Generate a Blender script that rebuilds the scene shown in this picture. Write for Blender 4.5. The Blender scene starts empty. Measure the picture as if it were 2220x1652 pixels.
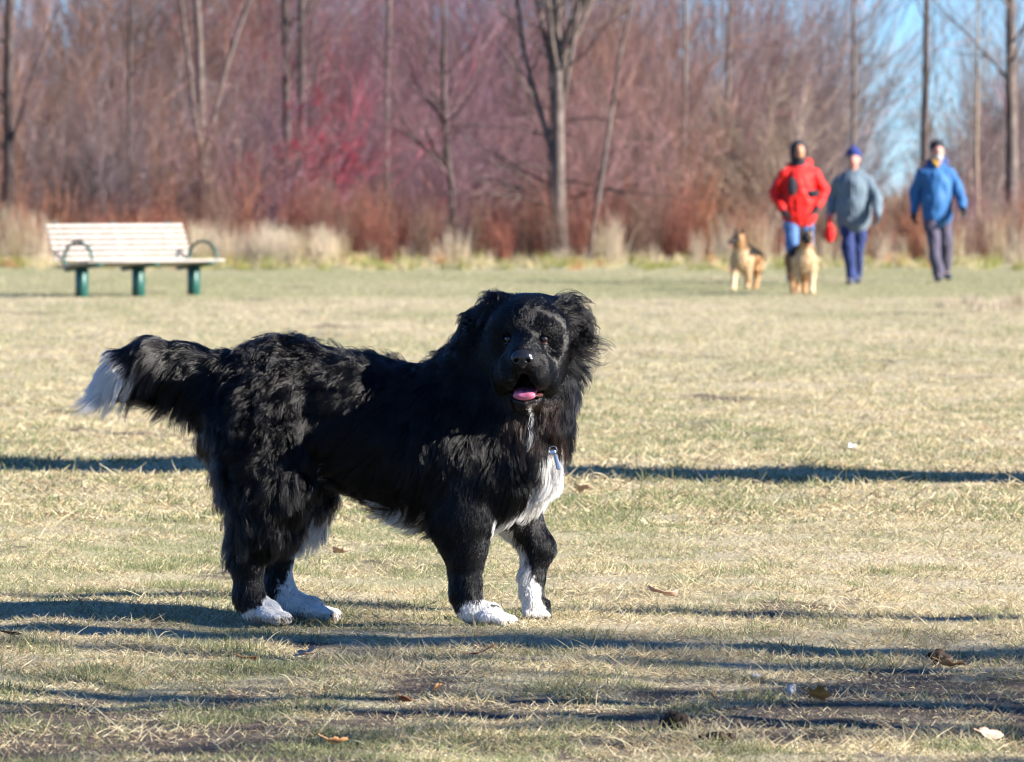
import bpy, math, random
import numpy as np
from mathutils import Vector, Matrix, kdtree

# ------------------------------------------------------------------ camera, sky, sun, exposure
scene = bpy.context.scene
COL = scene.collection
FOC, SENSOR = 200.0, 36.0
CAM_Y, CAM_H = -14.6, 1.1
FPX = FOC / SENSOR * 2220.0          # focal length in survey pixels (photograph surveyed at 2220 wide)
HORIZON = 423.0
cam_d = bpy.data.cameras.new("camera")
cam_d.lens = FOC; cam_d.sensor_width = SENSOR
cam_d.clip_start = 0.5; cam_d.clip_end = 8000
cam_d.dof.use_dof = True
cam_d.dof.focus_distance = 14.5
cam_d.dof.aperture_fstop = 11.0
cam = bpy.data.objects.new("camera", cam_d); COL.objects.link(cam)
cam.location = (0, CAM_Y, CAM_H)
cam.rotation_euler = (math.radians(90) - math.atan((826 - HORIZON) / FPX), 0, 0)
scene.camera = cam

SUN_EL = math.radians(23)
SUN_AZ = math.radians(19)             # the sun stands to the right, this far to the camera's side
SUN_TO = Vector((math.cos(SUN_AZ) * math.cos(SUN_EL), -math.sin(SUN_AZ) * math.cos(SUN_EL), math.sin(SUN_EL)))
world = bpy.data.worlds.new("World"); scene.world = world
world.use_nodes = True
wn = world.node_tree.nodes; wl = world.node_tree.links
wn.clear()
sky = wn.new("ShaderNodeTexSky"); sky.sky_type = 'NISHITA'; sky.sun_disc = False
sky.sun_elevation = SUN_EL
sky.sun_rotation = math.atan2(SUN_TO.x, SUN_TO.y)
sky.altitude = 400; sky.air_density = 0.8; sky.dust_density = 0.0; sky.ozone_density = 10.0
bg = wn.new("ShaderNodeBackground"); bg.inputs["Strength"].default_value = 0.065
wo = wn.new("ShaderNodeOutputWorld")
wl.new(sky.outputs[0], bg.inputs[0]); wl.new(bg.outputs[0], wo.inputs[0])
sun_d = bpy.data.lights.new("sun", 'SUN'); sun_d.energy = 5.0; sun_d.angle = math.radians(0.53)
sun_d.color = (1.0, 0.94, 0.85)
sun = bpy.data.objects.new("sun", sun_d); COL.objects.link(sun)
sun.location = (20, -20, 30)
sun.rotation_euler = SUN_TO.to_track_quat('Z', 'Y').to_euler()
scene.view_settings.view_transform = 'Standard'
scene.view_settings.look = 'None'
scene.view_settings.gamma = 1.0
scene.view_settings.exposure = 1.87
scene.view_settings.use_curve_mapping = False
scene.render.engine = 'CYCLES'
scene.cycles.use_denoising = True
scene.cycles.filter_width = 1.1
scene.cycles.sample_clamp_indirect = 2.5
scene.cycles.max_bounces = 6
scene.cycles.diffuse_bounces = 3
scene.cycles.glossy_bounces = 3
scene.cycles.transmission_bounces = 4
scene.cycles_curves.shape = 'RIBBONS'
scene.render.hair_type = 'STRIP' if hasattr(scene.render, 'hair_type') else None

# ------------------------------------------------------------------ helpers
RNG = np.random.default_rng(7)

def dist(py):                          # distance from the camera of ground seen at survey row py
    return CAM_H * FPX / (py - HORIZON)

def at(px, d):                         # world x, y on the ground for survey column px at distance d
    return ((px - 1110) / FPX * d, CAM_Y + d)

def tag(o, label=None, cat=None, group=None, kind=None):
    if label: o["label"] = label
    if cat: o["category"] = cat
    if group: o["group"] = group
    if kind: o["kind"] = kind
    return o

def link(name, data, parent=None, mat=None):
    o = bpy.data.objects.new(name, data)
    COL.objects.link(o)
    if parent is not None: o.parent = parent
    if mat is not None and data is not None:
        data.materials.clear(); data.materials.append(mat)
    return o

def empty(name, loc, rz=0.0):
    o = bpy.data.objects.new(name, None); COL.objects.link(o)
    o.location = loc; o.rotation_euler = (0, 0, rz); o.empty_display_size = 0.1
    return o

def fast_mesh(name, V, F, smooth=True):
    """V (n,3), F (m,k) with k 3 or 4"""
    me = bpy.data.meshes.new(name)
    V = np.ascontiguousarray(V, dtype=np.float32); F = np.ascontiguousarray(F, dtype=np.int32)
    k = F.shape[1]
    me.vertices.add(len(V)); me.vertices.foreach_set("co", V.ravel())
    me.loops.add(F.size); me.loops.foreach_set("vertex_index", F.ravel())
    me.polygons.add(len(F)); me.polygons.foreach_set("loop_start", np.arange(0, F.size, k, dtype=np.int32))
    me.update(calc_edges=True)
    if smooth: me.polygons.foreach_set("use_smooth", np.ones(len(F), dtype=bool))
    return me

def color_attr(me, C, name="Col"):
    a = me.color_attributes.new(name, 'FLOAT_COLOR', 'POINT')
    c = np.ones((len(C), 4), dtype=np.float32); c[:, :3] = C
    a.data.foreach_set("color", c.ravel())

def make_curves(name, P, R, C=None, parent=None, mat=None):
    """P (n,k,3) strands, R (n,k) radii, C (n,3) colour of each strand"""
    n, k = P.shape[:2]
    cd = bpy.data.hair_curves.new(name)
    cd.add_curves([k] * n)
    cd.attributes["position"].data.foreach_set("vector", np.ascontiguousarray(P, dtype=np.float32).ravel())
    ra = cd.attributes.get("radius") or cd.attributes.new("radius", 'FLOAT', 'POINT')
    ra.data.foreach_set("value", np.ascontiguousarray(R, dtype=np.float32).ravel())
    if C is not None:
        ca = cd.attributes.new("Col", 'FLOAT_COLOR', 'CURVE')
        c = np.ones((n, 4), dtype=np.float32); c[:, :3] = C
        ca.data.foreach_set("color", c.ravel())
    return link(name, cd, parent, mat)

def unit(v):
    return v / np.maximum(np.linalg.norm(v, axis=-1, keepdims=True), 1e-9)

class Waves:                           # cheap smooth noise, a sum of sines
    def __init__(self, seed, freq, n=9):
        r = np.random.default_rng(seed)
        self.K = unit(r.normal(size=(n, 3))) * freq * 2 * math.pi * r.uniform(.6, 1.5, (n, 1))
        self.ph = r.uniform(0, 2 * math.pi, n); self.n = n
    def __call__(self, P):
        return np.sin(P @ self.K.T + self.ph).sum(-1) / math.sqrt(self.n / 2)   # about unit variance

def vec_noise(P, seed, freq):
    return np.stack([Waves(seed * 3 + i, freq)(P) for i in range(3)], -1)

def tubes(P, R, sides=3):
    """many polylines P (n,k,3), R (n,k) -> verts, quads"""
    n, k = P.shape[:2]
    T = np.empty_like(P)
    T[:, 1:-1] = P[:, 2:] - P[:, :-2]; T[:, 0] = P[:, 1] - P[:, 0]; T[:, -1] = P[:, -1] - P[:, -2]
    T = unit(T)
    ref = np.zeros_like(T); ref[..., 1] = 1.0
    A = unit(np.cross(T, ref) + 1e-6); B = np.cross(T, A)
    ang = np.arange(sides) * 2 * math.pi / sides
    V = P[:, :, None] + R[:, :, None, None] * (np.cos(ang)[None, None, :, None] * A[:, :, None] + np.sin(ang)[None, None, :, None] * B[:, :, None])
    base = (np.arange(n)[:, None, None] * k + np.arange(k - 1)[None, :, None]) * sides
    s = np.arange(sides)[None, None, :]; s2 = (s + 1) % sides
    F = np.stack([base + s, base + s2, base + sides + s2, base + sides + s], -1).reshape(-1, 4)
    return V.reshape(-1, 3), F

def join_vf(parts):
    V, F, o = [], [], 0
    for v, f in parts:
        V.append(v); F.append(f + o); o += len(v)
    return np.concatenate(V), np.concatenate(F)

def box_vf(cx, cy, cz, sx, sy, sz, bev=0.0):
    """bevelled box as quads/tris -> quads only (bevel done by shrinking top and bottom rings)"""
    b = min(bev, sx / 2.01, sy / 2.01, sz / 2.01)
    rings = []
    for z, i in ((-sz / 2, b), (-sz / 2 + b, 0), (sz / 2 - b, 0), (sz / 2, b)) if b > 0 else ((-sz / 2, 0), (sz / 2, 0)):
        x, y = sx / 2 - i, sy / 2 - i
        rings.append([(-x, -y, z), (x, -y, z), (x, y, z), (-x, y, z)])
    V = np.array(rings).reshape(-1, 3) + (cx, cy, cz)
    F = []
    for r in range(len(rings) - 1):
        for i in range(4):
            F.append((r * 4 + i, r * 4 + (i + 1) % 4, r * 4 + 4 + (i + 1) % 4, r * 4 + 4 + i))
    F.append((3, 2, 1, 0)); m = len(rings) * 4; F.append((m - 4, m - 3, m - 2, m - 1))
    return V, np.array(F)

def rot_z(V, a):
    c, s = math.cos(a), math.sin(a)
    return np.stack([V[:, 0] * c - V[:, 1] * s, V[:, 0] * s + V[:, 1] * c, V[:, 2]], -1)

def rot_x(V, a):
    c, s = math.cos(a), math.sin(a)
    return np.stack([V[:, 0], V[:, 1] * c - V[:, 2] * s, V[:, 1] * s + V[:, 2] * c], -1)

# ------------------------------------------------------------------ materials
def pmat(name, col, rough=0.6, col2=None, scale=8.0, spec=0.4, bump=0.0, bscale=60.0, attr=None, sheen=0.0, detail=4.0, coat=0.0):
    m = bpy.data.materials.new(name); m.use_nodes = True
    nt = m.node_tree; b = nt.nodes["Principled BSDF"]
    b.inputs["Roughness"].default_value = rough
    b.inputs["Specular IOR Level"].default_value = spec
    if sheen: b.inputs["Sheen Weight"].default_value = sheen
    if coat: b.inputs["Coat Weight"].default_value = coat
    tc = nt.nodes.new("ShaderNodeTexCoord")
    src = None
    if attr:
        a = nt.nodes.new("ShaderNodeAttribute"); a.attribute_name = attr; src = a.outputs["Color"]
    if col2 is not None or attr:
        n = nt.nodes.new("ShaderNodeTexNoise"); n.inputs["Scale"].default_value = scale; n.inputs["Detail"].default_value = detail
        nt.links.new(tc.outputs["Object"], n.inputs["Vector"])
        if attr:
            mx = nt.nodes.new("ShaderNodeMix"); mx.data_type = 'RGBA'; mx.blend_type = 'MULTIPLY'
            mx.inputs[0].default_value = 0.5
            nt.links.new(src, mx.inputs[6]); nt.links.new(n.outputs["Fac"], mx.inputs[7])
            nt.links.new(mx.outputs[2], b.inputs["Base Color"])
        else:
            cr = nt.nodes.new("ShaderNodeValToRGB")
            cr.color_ramp.elements[0].position = 0.35; cr.color_ramp.elements[1].position = 0.65
            cr.color_ramp.elements[0].color = (*col, 1); cr.color_ramp.elements[1].color = (*col2, 1)
            nt.links.new(n.outputs["Fac"], cr.inputs[0]); nt.links.new(cr.outputs[0], b.inputs["Base Color"])
    else:
        b.inputs["Base Color"].default_value = (*col, 1)
    if bump:
        n2 = nt.nodes.new("ShaderNodeTexNoise"); n2.inputs["Scale"].default_value = bscale; n2.inputs["Detail"].default_value = 6
        nt.links.new(tc.outputs["Object"], n2.inputs["Vector"])
        bp = nt.nodes.new("ShaderNodeBump"); bp.inputs["Strength"].default_value = bump; bp.inputs["Distance"].default_value = 0.01
        nt.links.new(n2.outputs["Fac"], bp.inputs["Height"]); nt.links.new(bp.outputs[0], b.inputs["Normal"])
    return m

def attr_mat(name, rough=0.7, spec=0.3, translucent=0.0):
    m = bpy.data.materials.new(name); m.use_nodes = True
    nt = m.node_tree; b = nt.nodes["Principled BSDF"]
    a = nt.nodes.new("ShaderNodeAttribute"); a.attribute_name = "Col"
    nt.links.new(a.outputs["Color"], b.inputs["Base Color"])
    b.inputs["Roughness"].default_value = rough; b.inputs["Specular IOR Level"].default_value = spec
    if translucent:
        t = nt.nodes.new("ShaderNodeBsdfTranslucent"); mx = nt.nodes.new("ShaderNodeMixShader"); mx.inputs[0].default_value = translucent
        nt.links.new(a.outputs["Color"], t.inputs[0]); nt.links.new(b.outputs[0], mx.inputs[1]); nt.links.new(t.outputs[0], mx.inputs[2])
        nt.links.new(mx.outputs[0], nt.nodes["Material Output"].inputs[0])
    return m

def fur_mat(name, rough=0.18, rrough=0.45):
    m = bpy.data.materials.new(name); m.use_nodes = True
    nt = m.node_tree; nt.nodes.remove(nt.nodes["Principled BSDF"])
    h = nt.nodes.new("ShaderNodeBsdfHairPrincipled"); h.parametrization = 'COLOR'
    h.inputs["Roughness"].default_value = rough; h.inputs["Radial Roughness"].default_value = rrough
    h.inputs["Random Roughness"].default_value = 0.3; h.inputs["IOR"].default_value = 1.37
    a = nt.nodes.new("ShaderNodeAttribute"); a.attribute_name = "Col"
    nt.links.new(a.outputs["Color"], h.inputs["Color"])
    # pale hair scatters like a diffuse fibre, black hair is all gloss
    b = nt.nodes.new("ShaderNodeBsdfPrincipled"); b.inputs["Roughness"].default_value = .55; b.inputs["Specular IOR Level"].default_value = .25
    nt.links.new(a.outputs["Color"], b.inputs["Base Color"])
    mr = nt.nodes.new("ShaderNodeMapRange"); mr.inputs[1].default_value = .01; mr.inputs[2].default_value = .10
    bw = nt.nodes.new("ShaderNodeRGBToBW"); nt.links.new(a.outputs["Color"], bw.inputs[0]); nt.links.new(bw.outputs[0], mr.inputs[0])
    mx = nt.nodes.new("ShaderNodeMixShader"); nt.links.new(mr.outputs[0], mx.inputs[0]); nt.links.new(h.outputs[0], mx.inputs[1]); nt.links.new(b.outputs[0], mx.inputs[2])
    nt.links.new(mx.outputs[0], nt.nodes["Material Output"].inputs[0])
    return m

# ------------------------------------------------------------------ soft bodies: round cones blended into one skin
def rc_dist(P, a, ra, b, rb, sy=1.0):
    """distance to a round cone a-b; sy < 1 flattens it along y"""
    a = np.asarray(a, float); b = np.asarray(b, float)
    if sy != 1.0:
        P = P.copy(); my = (a[1] + b[1]) / 2; P[..., 1] = my + (P[..., 1] - my) / sy
    ba = b - a; l2 = float(ba @ ba)
    pa = P - a
    t = np.clip(pa @ ba / l2, 0, 1) if l2 > 1e-12 else np.zeros(P.shape[:-1])
    return np.linalg.norm(pa - t[..., None] * ba, axis=-1) - (ra + (rb - ra) * t)

def el_dist(P, c, rad, M=None):
    q = P - np.asarray(c, float)
    if M is not None: q = q @ M            # columns of M are the ellipsoid's axes
    rad = np.asarray(rad, float)
    k0 = np.linalg.norm(q / rad, axis=-1); k1 = np.linalg.norm(q / (rad * rad), axis=-1)
    return k0 * (k0 - 1.0) / np.maximum(k1, 1e-6)

def prim_dist(P, p):
    if p["t"] == "rc": return rc_dist(P, p["a"], p["ra"], p["b"], p["rb"], p.get("sy", 1.0))
    return el_dist(P, p["c"], p["r"], p.get("M"))

def prim_box(p):
    if p["t"] == "rc":
        r = max(p["ra"], p["rb"]); q = np.array([p["a"], p["b"]], float)
        return q.min(0) - r, q.max(0) + r
    r = max(p["r"]); c = np.asarray(p["c"], float)
    return c - r, c + r

def skin(prims, h, cuts=()):
    lo = np.min([prim_box(p)[0] for p in prims], 0) - 4 * h; hi = np.max([prim_box(p)[1] for p in prims], 0) + 4 * h
    n = np.ceil((hi - lo) / h).astype(int) + 1
    F = np.full(n, 0.3)
    ax = [lo[i] + np.arange(n[i]) * h for i in range(3)]
    for lst, cut in ((prims, False), (cuts, True)):
        for p in lst:
            k = p.get("k", 0.02); bl, bh = prim_box(p); m = k + 0.04
            i0 = np.maximum(np.floor((bl - m - lo) / h).astype(int), 0); i1 = np.minimum(np.ceil((bh + m - lo) / h).astype(int) + 1, n)
            sl = tuple(slice(i0[i], i1[i]) for i in range(3))
            P = np.stack(np.meshgrid(*[ax[i][sl[i]] for i in range(3)], indexing='ij'), -1)
            d = prim_dist(P, p); f = F[sl]
            if cut:
                d = -d; hh = np.clip(0.5 - 0.5 * (f - d) / k, 0, 1)
                F[sl] = f + (d - f) * hh + k * hh * (1 - hh)
            else:
                hh = np.clip(0.5 + 0.5 * (f - d) / k, 0, 1)
                F[sl] = f + (d - f) * hh - k * hh * (1 - hh)
    # surface nets
    ins = F < 0
    c = np.zeros(n - 1, np.int8); offs = [(i, j, k) for i in (0, 1) for j in (0, 1) for k in (0, 1)]
    N = n - 1
    for i, j, k in offs: c += ins[i:i + N[0], j:j + N[1], k:k + N[2]]
    act = np.argwhere((c > 0) & (c < 8))
    idx = np.full(N, -1, np.int64); idx[tuple(act.T)] = np.arange(len(act))
    val = np.stack([F[act[:, 0] + i, act[:, 1] + j, act[:, 2] + k] for i, j, k in offs], -1)
    O = np.array(offs, float)
    S = np.zeros((len(act), 3)); W = np.zeros(len(act))
    for e in range(8):
        for g in range(e + 1, 8):
            if np.abs(O[e] - O[g]).sum() != 1: continue
            u, v = val[:, e], val[:, g]; x = (u < 0) != (v < 0)
            t = np.where(x, u / np.where(x, u - v, 1), 0)
            S += np.where(x[:, None], O[e] + t[:, None] * (O[g] - O[e]), 0); W += x
    V = lo + (act + S / W[:, None]) * h
    quads = []
    for axis in range(3):
        u, v = [(1, 2), (2, 0), (0, 1)][axis]
        s0 = [slice(1, -1)] * 3; s1 = [slice(1, -1)] * 3
        s0[axis] = slice(0, -1); s1[axis] = slice(1, None)
        A, B = ins[tuple(s0)], ins[tuple(s1)]
        E = np.argwhere(A != B)
        flip = A[tuple(E.T)]
        E = E.copy()
        for q in range(3):
            if q != axis: E[:, q] += 1
        def cell(du, dv):
            g = E.copy(); g[:, u] += du; g[:, v] += dv
            return idx[tuple(g.T)]
        Q = np.stack([cell(-1, -1), cell(0, -1), cell(0, 0), cell(-1, 0)], -1)
        Q[~flip] = Q[~flip][:, ::-1]
        quads.append(Q)
    Q = np.concatenate(quads); Q = Q[(Q >= 0).all(1)]
    return V, Q

def vnormals(V, Q):
    fn = np.cross(V[Q[:, 2]] - V[Q[:, 0]], V[Q[:, 3]] - V[Q[:, 1]])
    N = np.zeros_like(V)
    for i in range(4): np.add.at(N, Q[:, i], fn)
    return unit(N)

def RC(a, ra, b, rb, k=0.02, **kw): return dict(t="rc", a=a, ra=ra, b=b, rb=rb, k=k, **kw)
def EL(c, r, k=0.02, M=None, **kw): return dict(t="el", c=c, r=r, k=k, M=M, **kw)

def chain(pts, k=0.02, **kw):          # pts: [(x,y,z,r), ...]
    return [RC(p[:3], p[3], q[:3], q[3], k, **kw) for p, q in zip(pts[:-1], pts[1:])]
# ------------------------------------------------------------------ ground
def ground_z(x, y):
    P = np.stack([x, y, np.zeros_like(x)], -1)
    small = Waves(11, .9)(P) * .006 + Waves(12, 3.1)(P) * .004
    fade = np.clip(1.6 - np.abs(y - 1) / 30.0, 0, 1)
    return small * fade

def turf(x, y):
    """0 = bare dirt .. 1 = full sward, and how green the sward is"""
    P = np.stack([x, y * .45, np.zeros_like(x)], -1)
    cover = .5 + .22 * Waves(21, .8)(P) + .2 * Waves(22, 2.6)(P)
    near = np.clip((-1.0 - y) / 1.6, 0, 1)           # worn strip close to the camera
    cover = cover - .74 * near + .58 - .22 * near * Waves(28, 2.6)(P) - .12 * near * Waves(29, 6)(P)
    green = .31 + .16 * Waves(23, .35)(P) + .14 * Waves(24, 1.7)(P)
    far = 1 / (1 + np.exp(-(y - (46.5 + .5 * Waves(25, .12)(P))) / .5))   # greener hollow round the bench
    green = green * (1 - far) + far * (.85 + .15 * Waves(26, .2)(P))
    return np.clip(cover, 0, 1), np.clip(green, 0, 1), far

ys = np.concatenate([np.arange(-40, -5, 1.0), np.arange(-5, 20, .10), np.arange(20, 120, .8), np.geomspace(120, 4000, 40)])
xs = np.concatenate([-np.geomspace(6, 3000, 36)[::-1], np.arange(-5.9, 5.95, .12), np.geomspace(6, 3000, 36)])
X, Y = np.meshgrid(xs, ys, indexing='ij')
Z = ground_z(X.ravel(), Y.ravel())
V = np.stack([X.ravel(), Y.ravel(), Z], -1)
nx, ny = X.shape
I = np.arange(nx * ny).reshape(nx, ny)
Fq = np.stack([I[:-1, :-1], I[1:, :-1], I[1:, 1:], I[:-1, 1:]], -1).reshape(-1, 4)
gm = fast_mesh("ground", V, Fq)
cv, gr, far = turf(V[:, 0], V[:, 1])
ga = np.stack([cv, gr, far], -1); color_attr(gm, ga, "Turf")

def ground_material():
    m = bpy.data.materials.new("ground_turf"); m.use_nodes = True
    nt = m.node_tree; N = nt.nodes; L = nt.links; b = N["Principled BSDF"]
    b.inputs["Roughness"].default_value = .95; b.inputs["Specular IOR Level"].default_value = .1
    tc = N.new("ShaderNodeTexCoord")
    at_ = N.new("ShaderNodeAttribute"); at_.attribute_name = "Turf"
    sp = N.new("ShaderNodeSeparateColor"); L.new(at_.outputs["Color"], sp.inputs[0])
    def noise(sc, det, stretch=(1, 1, 1)):
        mp = N.new("ShaderNodeMapping"); mp.inputs["Scale"].default_value = stretch
        n = N.new("ShaderNodeTexNoise"); n.inputs["Scale"].default_value = sc; n.inputs["Detail"].default_value = det
        L.new(tc.outputs["Object"], mp.inputs[0]); L.new(mp.outputs[0], n.inputs["Vector"]); return n.outputs["Fac"]
    def ramp(f, c0, c1, p0=.4, p1=.6):
        r = N.new("ShaderNodeValToRGB"); r.color_ramp.elements[0].position = p0; r.color_ramp.elements[1].position = p1
        r.color_ramp.elements[0].color = (*c0, 1); r.color_ramp.elements[1].color = (*c1, 1); L.new(f, r.inputs[0]); return r.outputs[0]
    def mix(f, a, c):
        x = N.new("ShaderNodeMix"); x.data_type = 'RGBA'; L.new(f, x.inputs[0]); L.new(a, x.inputs[6]); L.new(c, x.inputs[7]); return x.outputs[2]
    straw = ramp(noise(55, 5), (.29, .235, .15), (.47, .41, .29), .35, .65)
    green = ramp(noise(40, 5), (.21, .205, .10), (.32, .305, .17), .35, .65)
    dirt = ramp(noise(30, 6), (.07, .055, .043), (.16, .125, .095), .35, .7)
    sward = mix(sp.outputs[1], straw, green)
    f = N.new("ShaderNodeMath"); f.operation = 'MULTIPLY_ADD'; L.new(noise(9, 6), f.inputs[0]); f.inputs[1].default_value = 1.6; f.inputs[2].default_value = -1.05
    f2 = N.new("ShaderNodeMath"); f2.operation = 'ADD'; L.new(f.outputs[0], f2.inputs[0]); L.new(sp.outputs[0], f2.inputs[1])
    f3 = N.new("ShaderNodeMapRange"); L.new(f2.outputs[0], f3.inputs[0]); f3.inputs[1].default_value = .1; f3.inputs[2].default_value = .5
    L.new(mix(f3.outputs[0], dirt, sward), b.inputs["Base Color"])
    bp = N.new("ShaderNodeBump"); bp.inputs["Strength"].default_value = .7; bp.inputs["Distance"].default_value = .015
    L.new(noise(70, 8), bp.inputs["Height"]); L.new(bp.outputs[0], b.inputs["Normal"])
    return m

ground = link("ground", gm, None, ground_material()); tag(ground, kind="structure")

# ------------------------------------------------------------------ the sward, blade by blade
M_GRASS = attr_mat("grass_blade", .75, .25, .25)
STRAW = np.array([[.53, .45, .275], [.43, .355, .205], [.60, .53, .36], [.33, .24, .14]])
GREEN = np.array([[.17, .19, .08], [.23, .24, .12], [.12, .145, .06], [.31, .30, .16]])

def sward(name, n, d0, d1, power, length, radius, seed, label):
    r = np.random.default_rng(seed)
    u = r.random(n); e = 1 - power
    d = (d0 ** e + u * (d1 ** e - d0 ** e)) ** (1 / e)
    hw = d * SENSOR / FOC / 2 * 1.25 + .5
    x = r.uniform(-1, 1, n) * hw; y = CAM_Y + d
    cov, gre, far = turf(x, y)
    P2 = np.stack([x, y, np.zeros(n)], -1)
    patch = .5 + .35 * Waves(31, 6)(P2)
    keep = r.random(n) < np.clip(cov * 1.2 + .15 * (patch - .5), .15, 1)
    x, y, gre, d, P2 = x[keep], y[keep], gre[keep], d[keep], P2[keep]; n = len(x)
    z = ground_z(x, y) - .004
    isg = r.random(n) < np.clip(gre * .85 - .05 + .25 * Waves(32, 4)(P2), .03, .9)
    C = np.where(isg[:, None], GREEN[r.integers(0, 4, n)], STRAW[r.integers(0, 4, n)]) * r.uniform(.75, 1.2, (n, 1))
    L = length * r.uniform(.35, 1.15, n) * np.where(isg, .95, 1.25) * (1 + .3 * Waves(34, 2.2)(P2)).clip(.5, 1.6)
    tall = r.random(n) < .02; L = np.where(tall, L * 2.2, L)
    az = r.uniform(0, 2 * np.pi, n) + .8 * Waves(33, 1.3)(P2)
    lean = np.where(isg, r.uniform(.15, .9, n), r.uniform(.75, 1.5, n))
    bend = r.normal(.18, .25, n)
    K = 4; P = np.zeros((n, K, 3)); P[:, 0] = np.stack([x, y, z], -1)
    for i in range(1, K):
        a = np.minimum(lean + bend * (i - 1) / 2, 1.62); az = az + r.normal(0, .12, n)
        s = L / (K - 1)
        P[:, i] = P[:, i - 1] + np.stack([np.sin(a) * np.cos(az) * s, np.sin(a) * np.sin(az) * s, np.cos(a) * s], -1)
    P[:, :, 2] = np.maximum(P[:, :, 2], (z + .002)[:, None]); P[:, 0, 2] = z
    R = radius * r.uniform(.6, 1.25, n)[:, None] * np.array([.9, 1, .8, .25])[None]
    o = make_curves(name, P, R, C, None, M_GRASS)
    tag(o, label, "grass", None, "stuff")
    return o

sward("grass", 640000, 10.3, 32, 2.0, .024, .00085, 1, "short dry and green grass blades round the black dog")
sward("grass", 300000, 19, 82, 1.5, .036, .0019, 2, "short pale grass of the far field around the walkers")
# ------------------------------------------------------------------ fur
def fur(name, V, Q, N, length, flow, lift, dens, color, count, parent, mat, seed=1, wave=.006, freq=2.2,
        clump=(.52, .34), rad=(.00036, .0001), K=7, sag=.35, nz=(.32, .5), mess=None):
    """strands over a skin; length, lift, dens (n,), flow (n,3), color (n,3) are given at its vertices"""
    r = np.random.default_rng(seed)
    T = np.concatenate([Q[:, [0, 1, 2]], Q[:, [0, 2, 3]]])
    area = np.linalg.norm(np.cross(V[T[:, 1]] - V[T[:, 0]], V[T[:, 2]] - V[T[:, 0]]), axis=1) * dens[T].mean(1)
    f = r.choice(len(T), count, p=area / area.sum())
    a, b = r.random(count), r.random(count); s = a + b > 1; a[s], b[s] = 1 - a[s], 1 - b[s]
    w = np.stack([1 - a - b, a, b], -1)[..., None]
    tri = T[f]
    ip = lambda A: (A[tri] * w).sum(1) if A.ndim == 2 else (A[tri] * w[..., 0]).sum(1)
    P0, n = ip(V), unit(ip(N)); L = ip(length); fl = ip(flow); lf = ip(lift); C = ip(color)
    ms = (ip(mess) if mess is not None else np.ones(count)); m1 = ms[:, None]
    fl = fl + (vec_noise(P0, seed + 5, 5.5) * nz[0] + vec_noise(P0, seed + 6, 15) * nz[1] * .5) * m1
    mixed = C.max(1); edge = (mixed > .03) & (mixed < .74) & (C.min(1) > .02)
    if nz[1] >= .4 and edge.any() and parent.get('category') == 'dog' and K == 7:
        pick = r.random(count) < mixed / .8
        C = np.where((edge & pick)[:, None], np.array([.78, .75, .70]), np.where((edge & ~pick)[:, None], np.array([.003, .0026, .003]), C))
    fl = unit(fl - (fl * n).sum(1, keepdims=True) * n)
    L = L * r.uniform(.6, 1.1, count) * (1 + .22 * Waves(seed + 9, 14)(P0)).clip(.5, 1.5)
    lf = (lf * (1 + .4 * ms * Waves(seed + 11, 20)(P0)) + .10 * ms * np.maximum(Waves(seed + 12, 42)(P0), 0) * (L > .03)).clip(.08, .85)
    d0 = unit(fl * (1 - lf[:, None]) + n * lf[:, None] + r.normal(0, .07, (count, 3)))
    short = np.clip(1 - L / .025, 0, 1)[:, None]
    d1 = unit(fl + n * (.06 + .26 * short) + np.array([0, 0, -sag]) * (1 - short))
    Pt = np.zeros((count, K, 3)); Pt[:, 0] = P0 - n * .0006
    for i in range(1, K):
        t = (i - .5) / (K - 1)
        d = unit(d0 * (1 - t) ** 1.2 + d1 * t)
        Pt[:, i] = Pt[:, i - 1] + d * (L / (K - 1))[:, None]
    side = np.cross(n, fl)
    ts = np.linspace(0, 1, K)
    # tufts: strands run together with their nearest guide, guides wave as one
    for gi, (frac, cw, amp) in enumerate(((16, clump[0], wave), (170, clump[1], wave * 1.6))):
        G = r.choice(count, max(count // frac, 4), replace=False)
        kd = kdtree.KDTree(len(G))
        for j, q in enumerate(G): kd.insert(P0[q], j)
        kd.balance()
        near = np.fromiter((kd.find(p)[1] for p in P0), dtype=np.int64, count=count)
        gp = Pt[G][near]
        ph = r.uniform(0, 6.28, len(G))[near]; am = (r.uniform(.3, 1.3, len(G))[near] * amp * ms * np.minimum(L / .05, 1.4))
        reach = np.clip(.45 * L / np.maximum(np.linalg.norm(P0[G][near] - P0, axis=1), 1e-5), 0, 1)
        Pt = Pt + (gp - Pt) * reach[:, None, None] * (cw * ts ** 1.3)[None, :, None]
        wv = np.sin(ts[None] * freq * 6.28 * .5 + ph[:, None]) - np.sin(ph[:, None])
        wn_ = np.cos(ts[None] * freq * 6.28 * .5 + ph[:, None] * 1.7) - np.cos(ph[:, None] * 1.7)
        Pt = Pt + (am[:, None] * ts[None] * wv)[..., None] * side[:, None] + (am[:, None] * ts[None] * wn_ * .5)[..., None] * n[:, None]
    R = (rad[0] + (rad[1] - rad[0]) * ts ** 1.5)[None] * r.uniform(.7, 1.3, count)[:, None]
    return make_curves(name, Pt, R, C, parent, mat)

def blend_attrs(V, prims, keys, soft=.018):
    D = np.stack([prim_dist(V, p) for p in prims], -1)
    W = np.exp(-(D - D.min(1, keepdims=True)) / soft); W /= W.sum(1, keepdims=True)
    out = []
    for k in keys:
        A = np.array([p[k] for p in prims], float)
        out.append(W @ A)
    return out

# ------------------------------------------------------------------ the big black and white dog
M_FUR = fur_mat("dog_fur")
M_FURSKIN = attr_mat("dog_skin", .6, .2)

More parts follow.
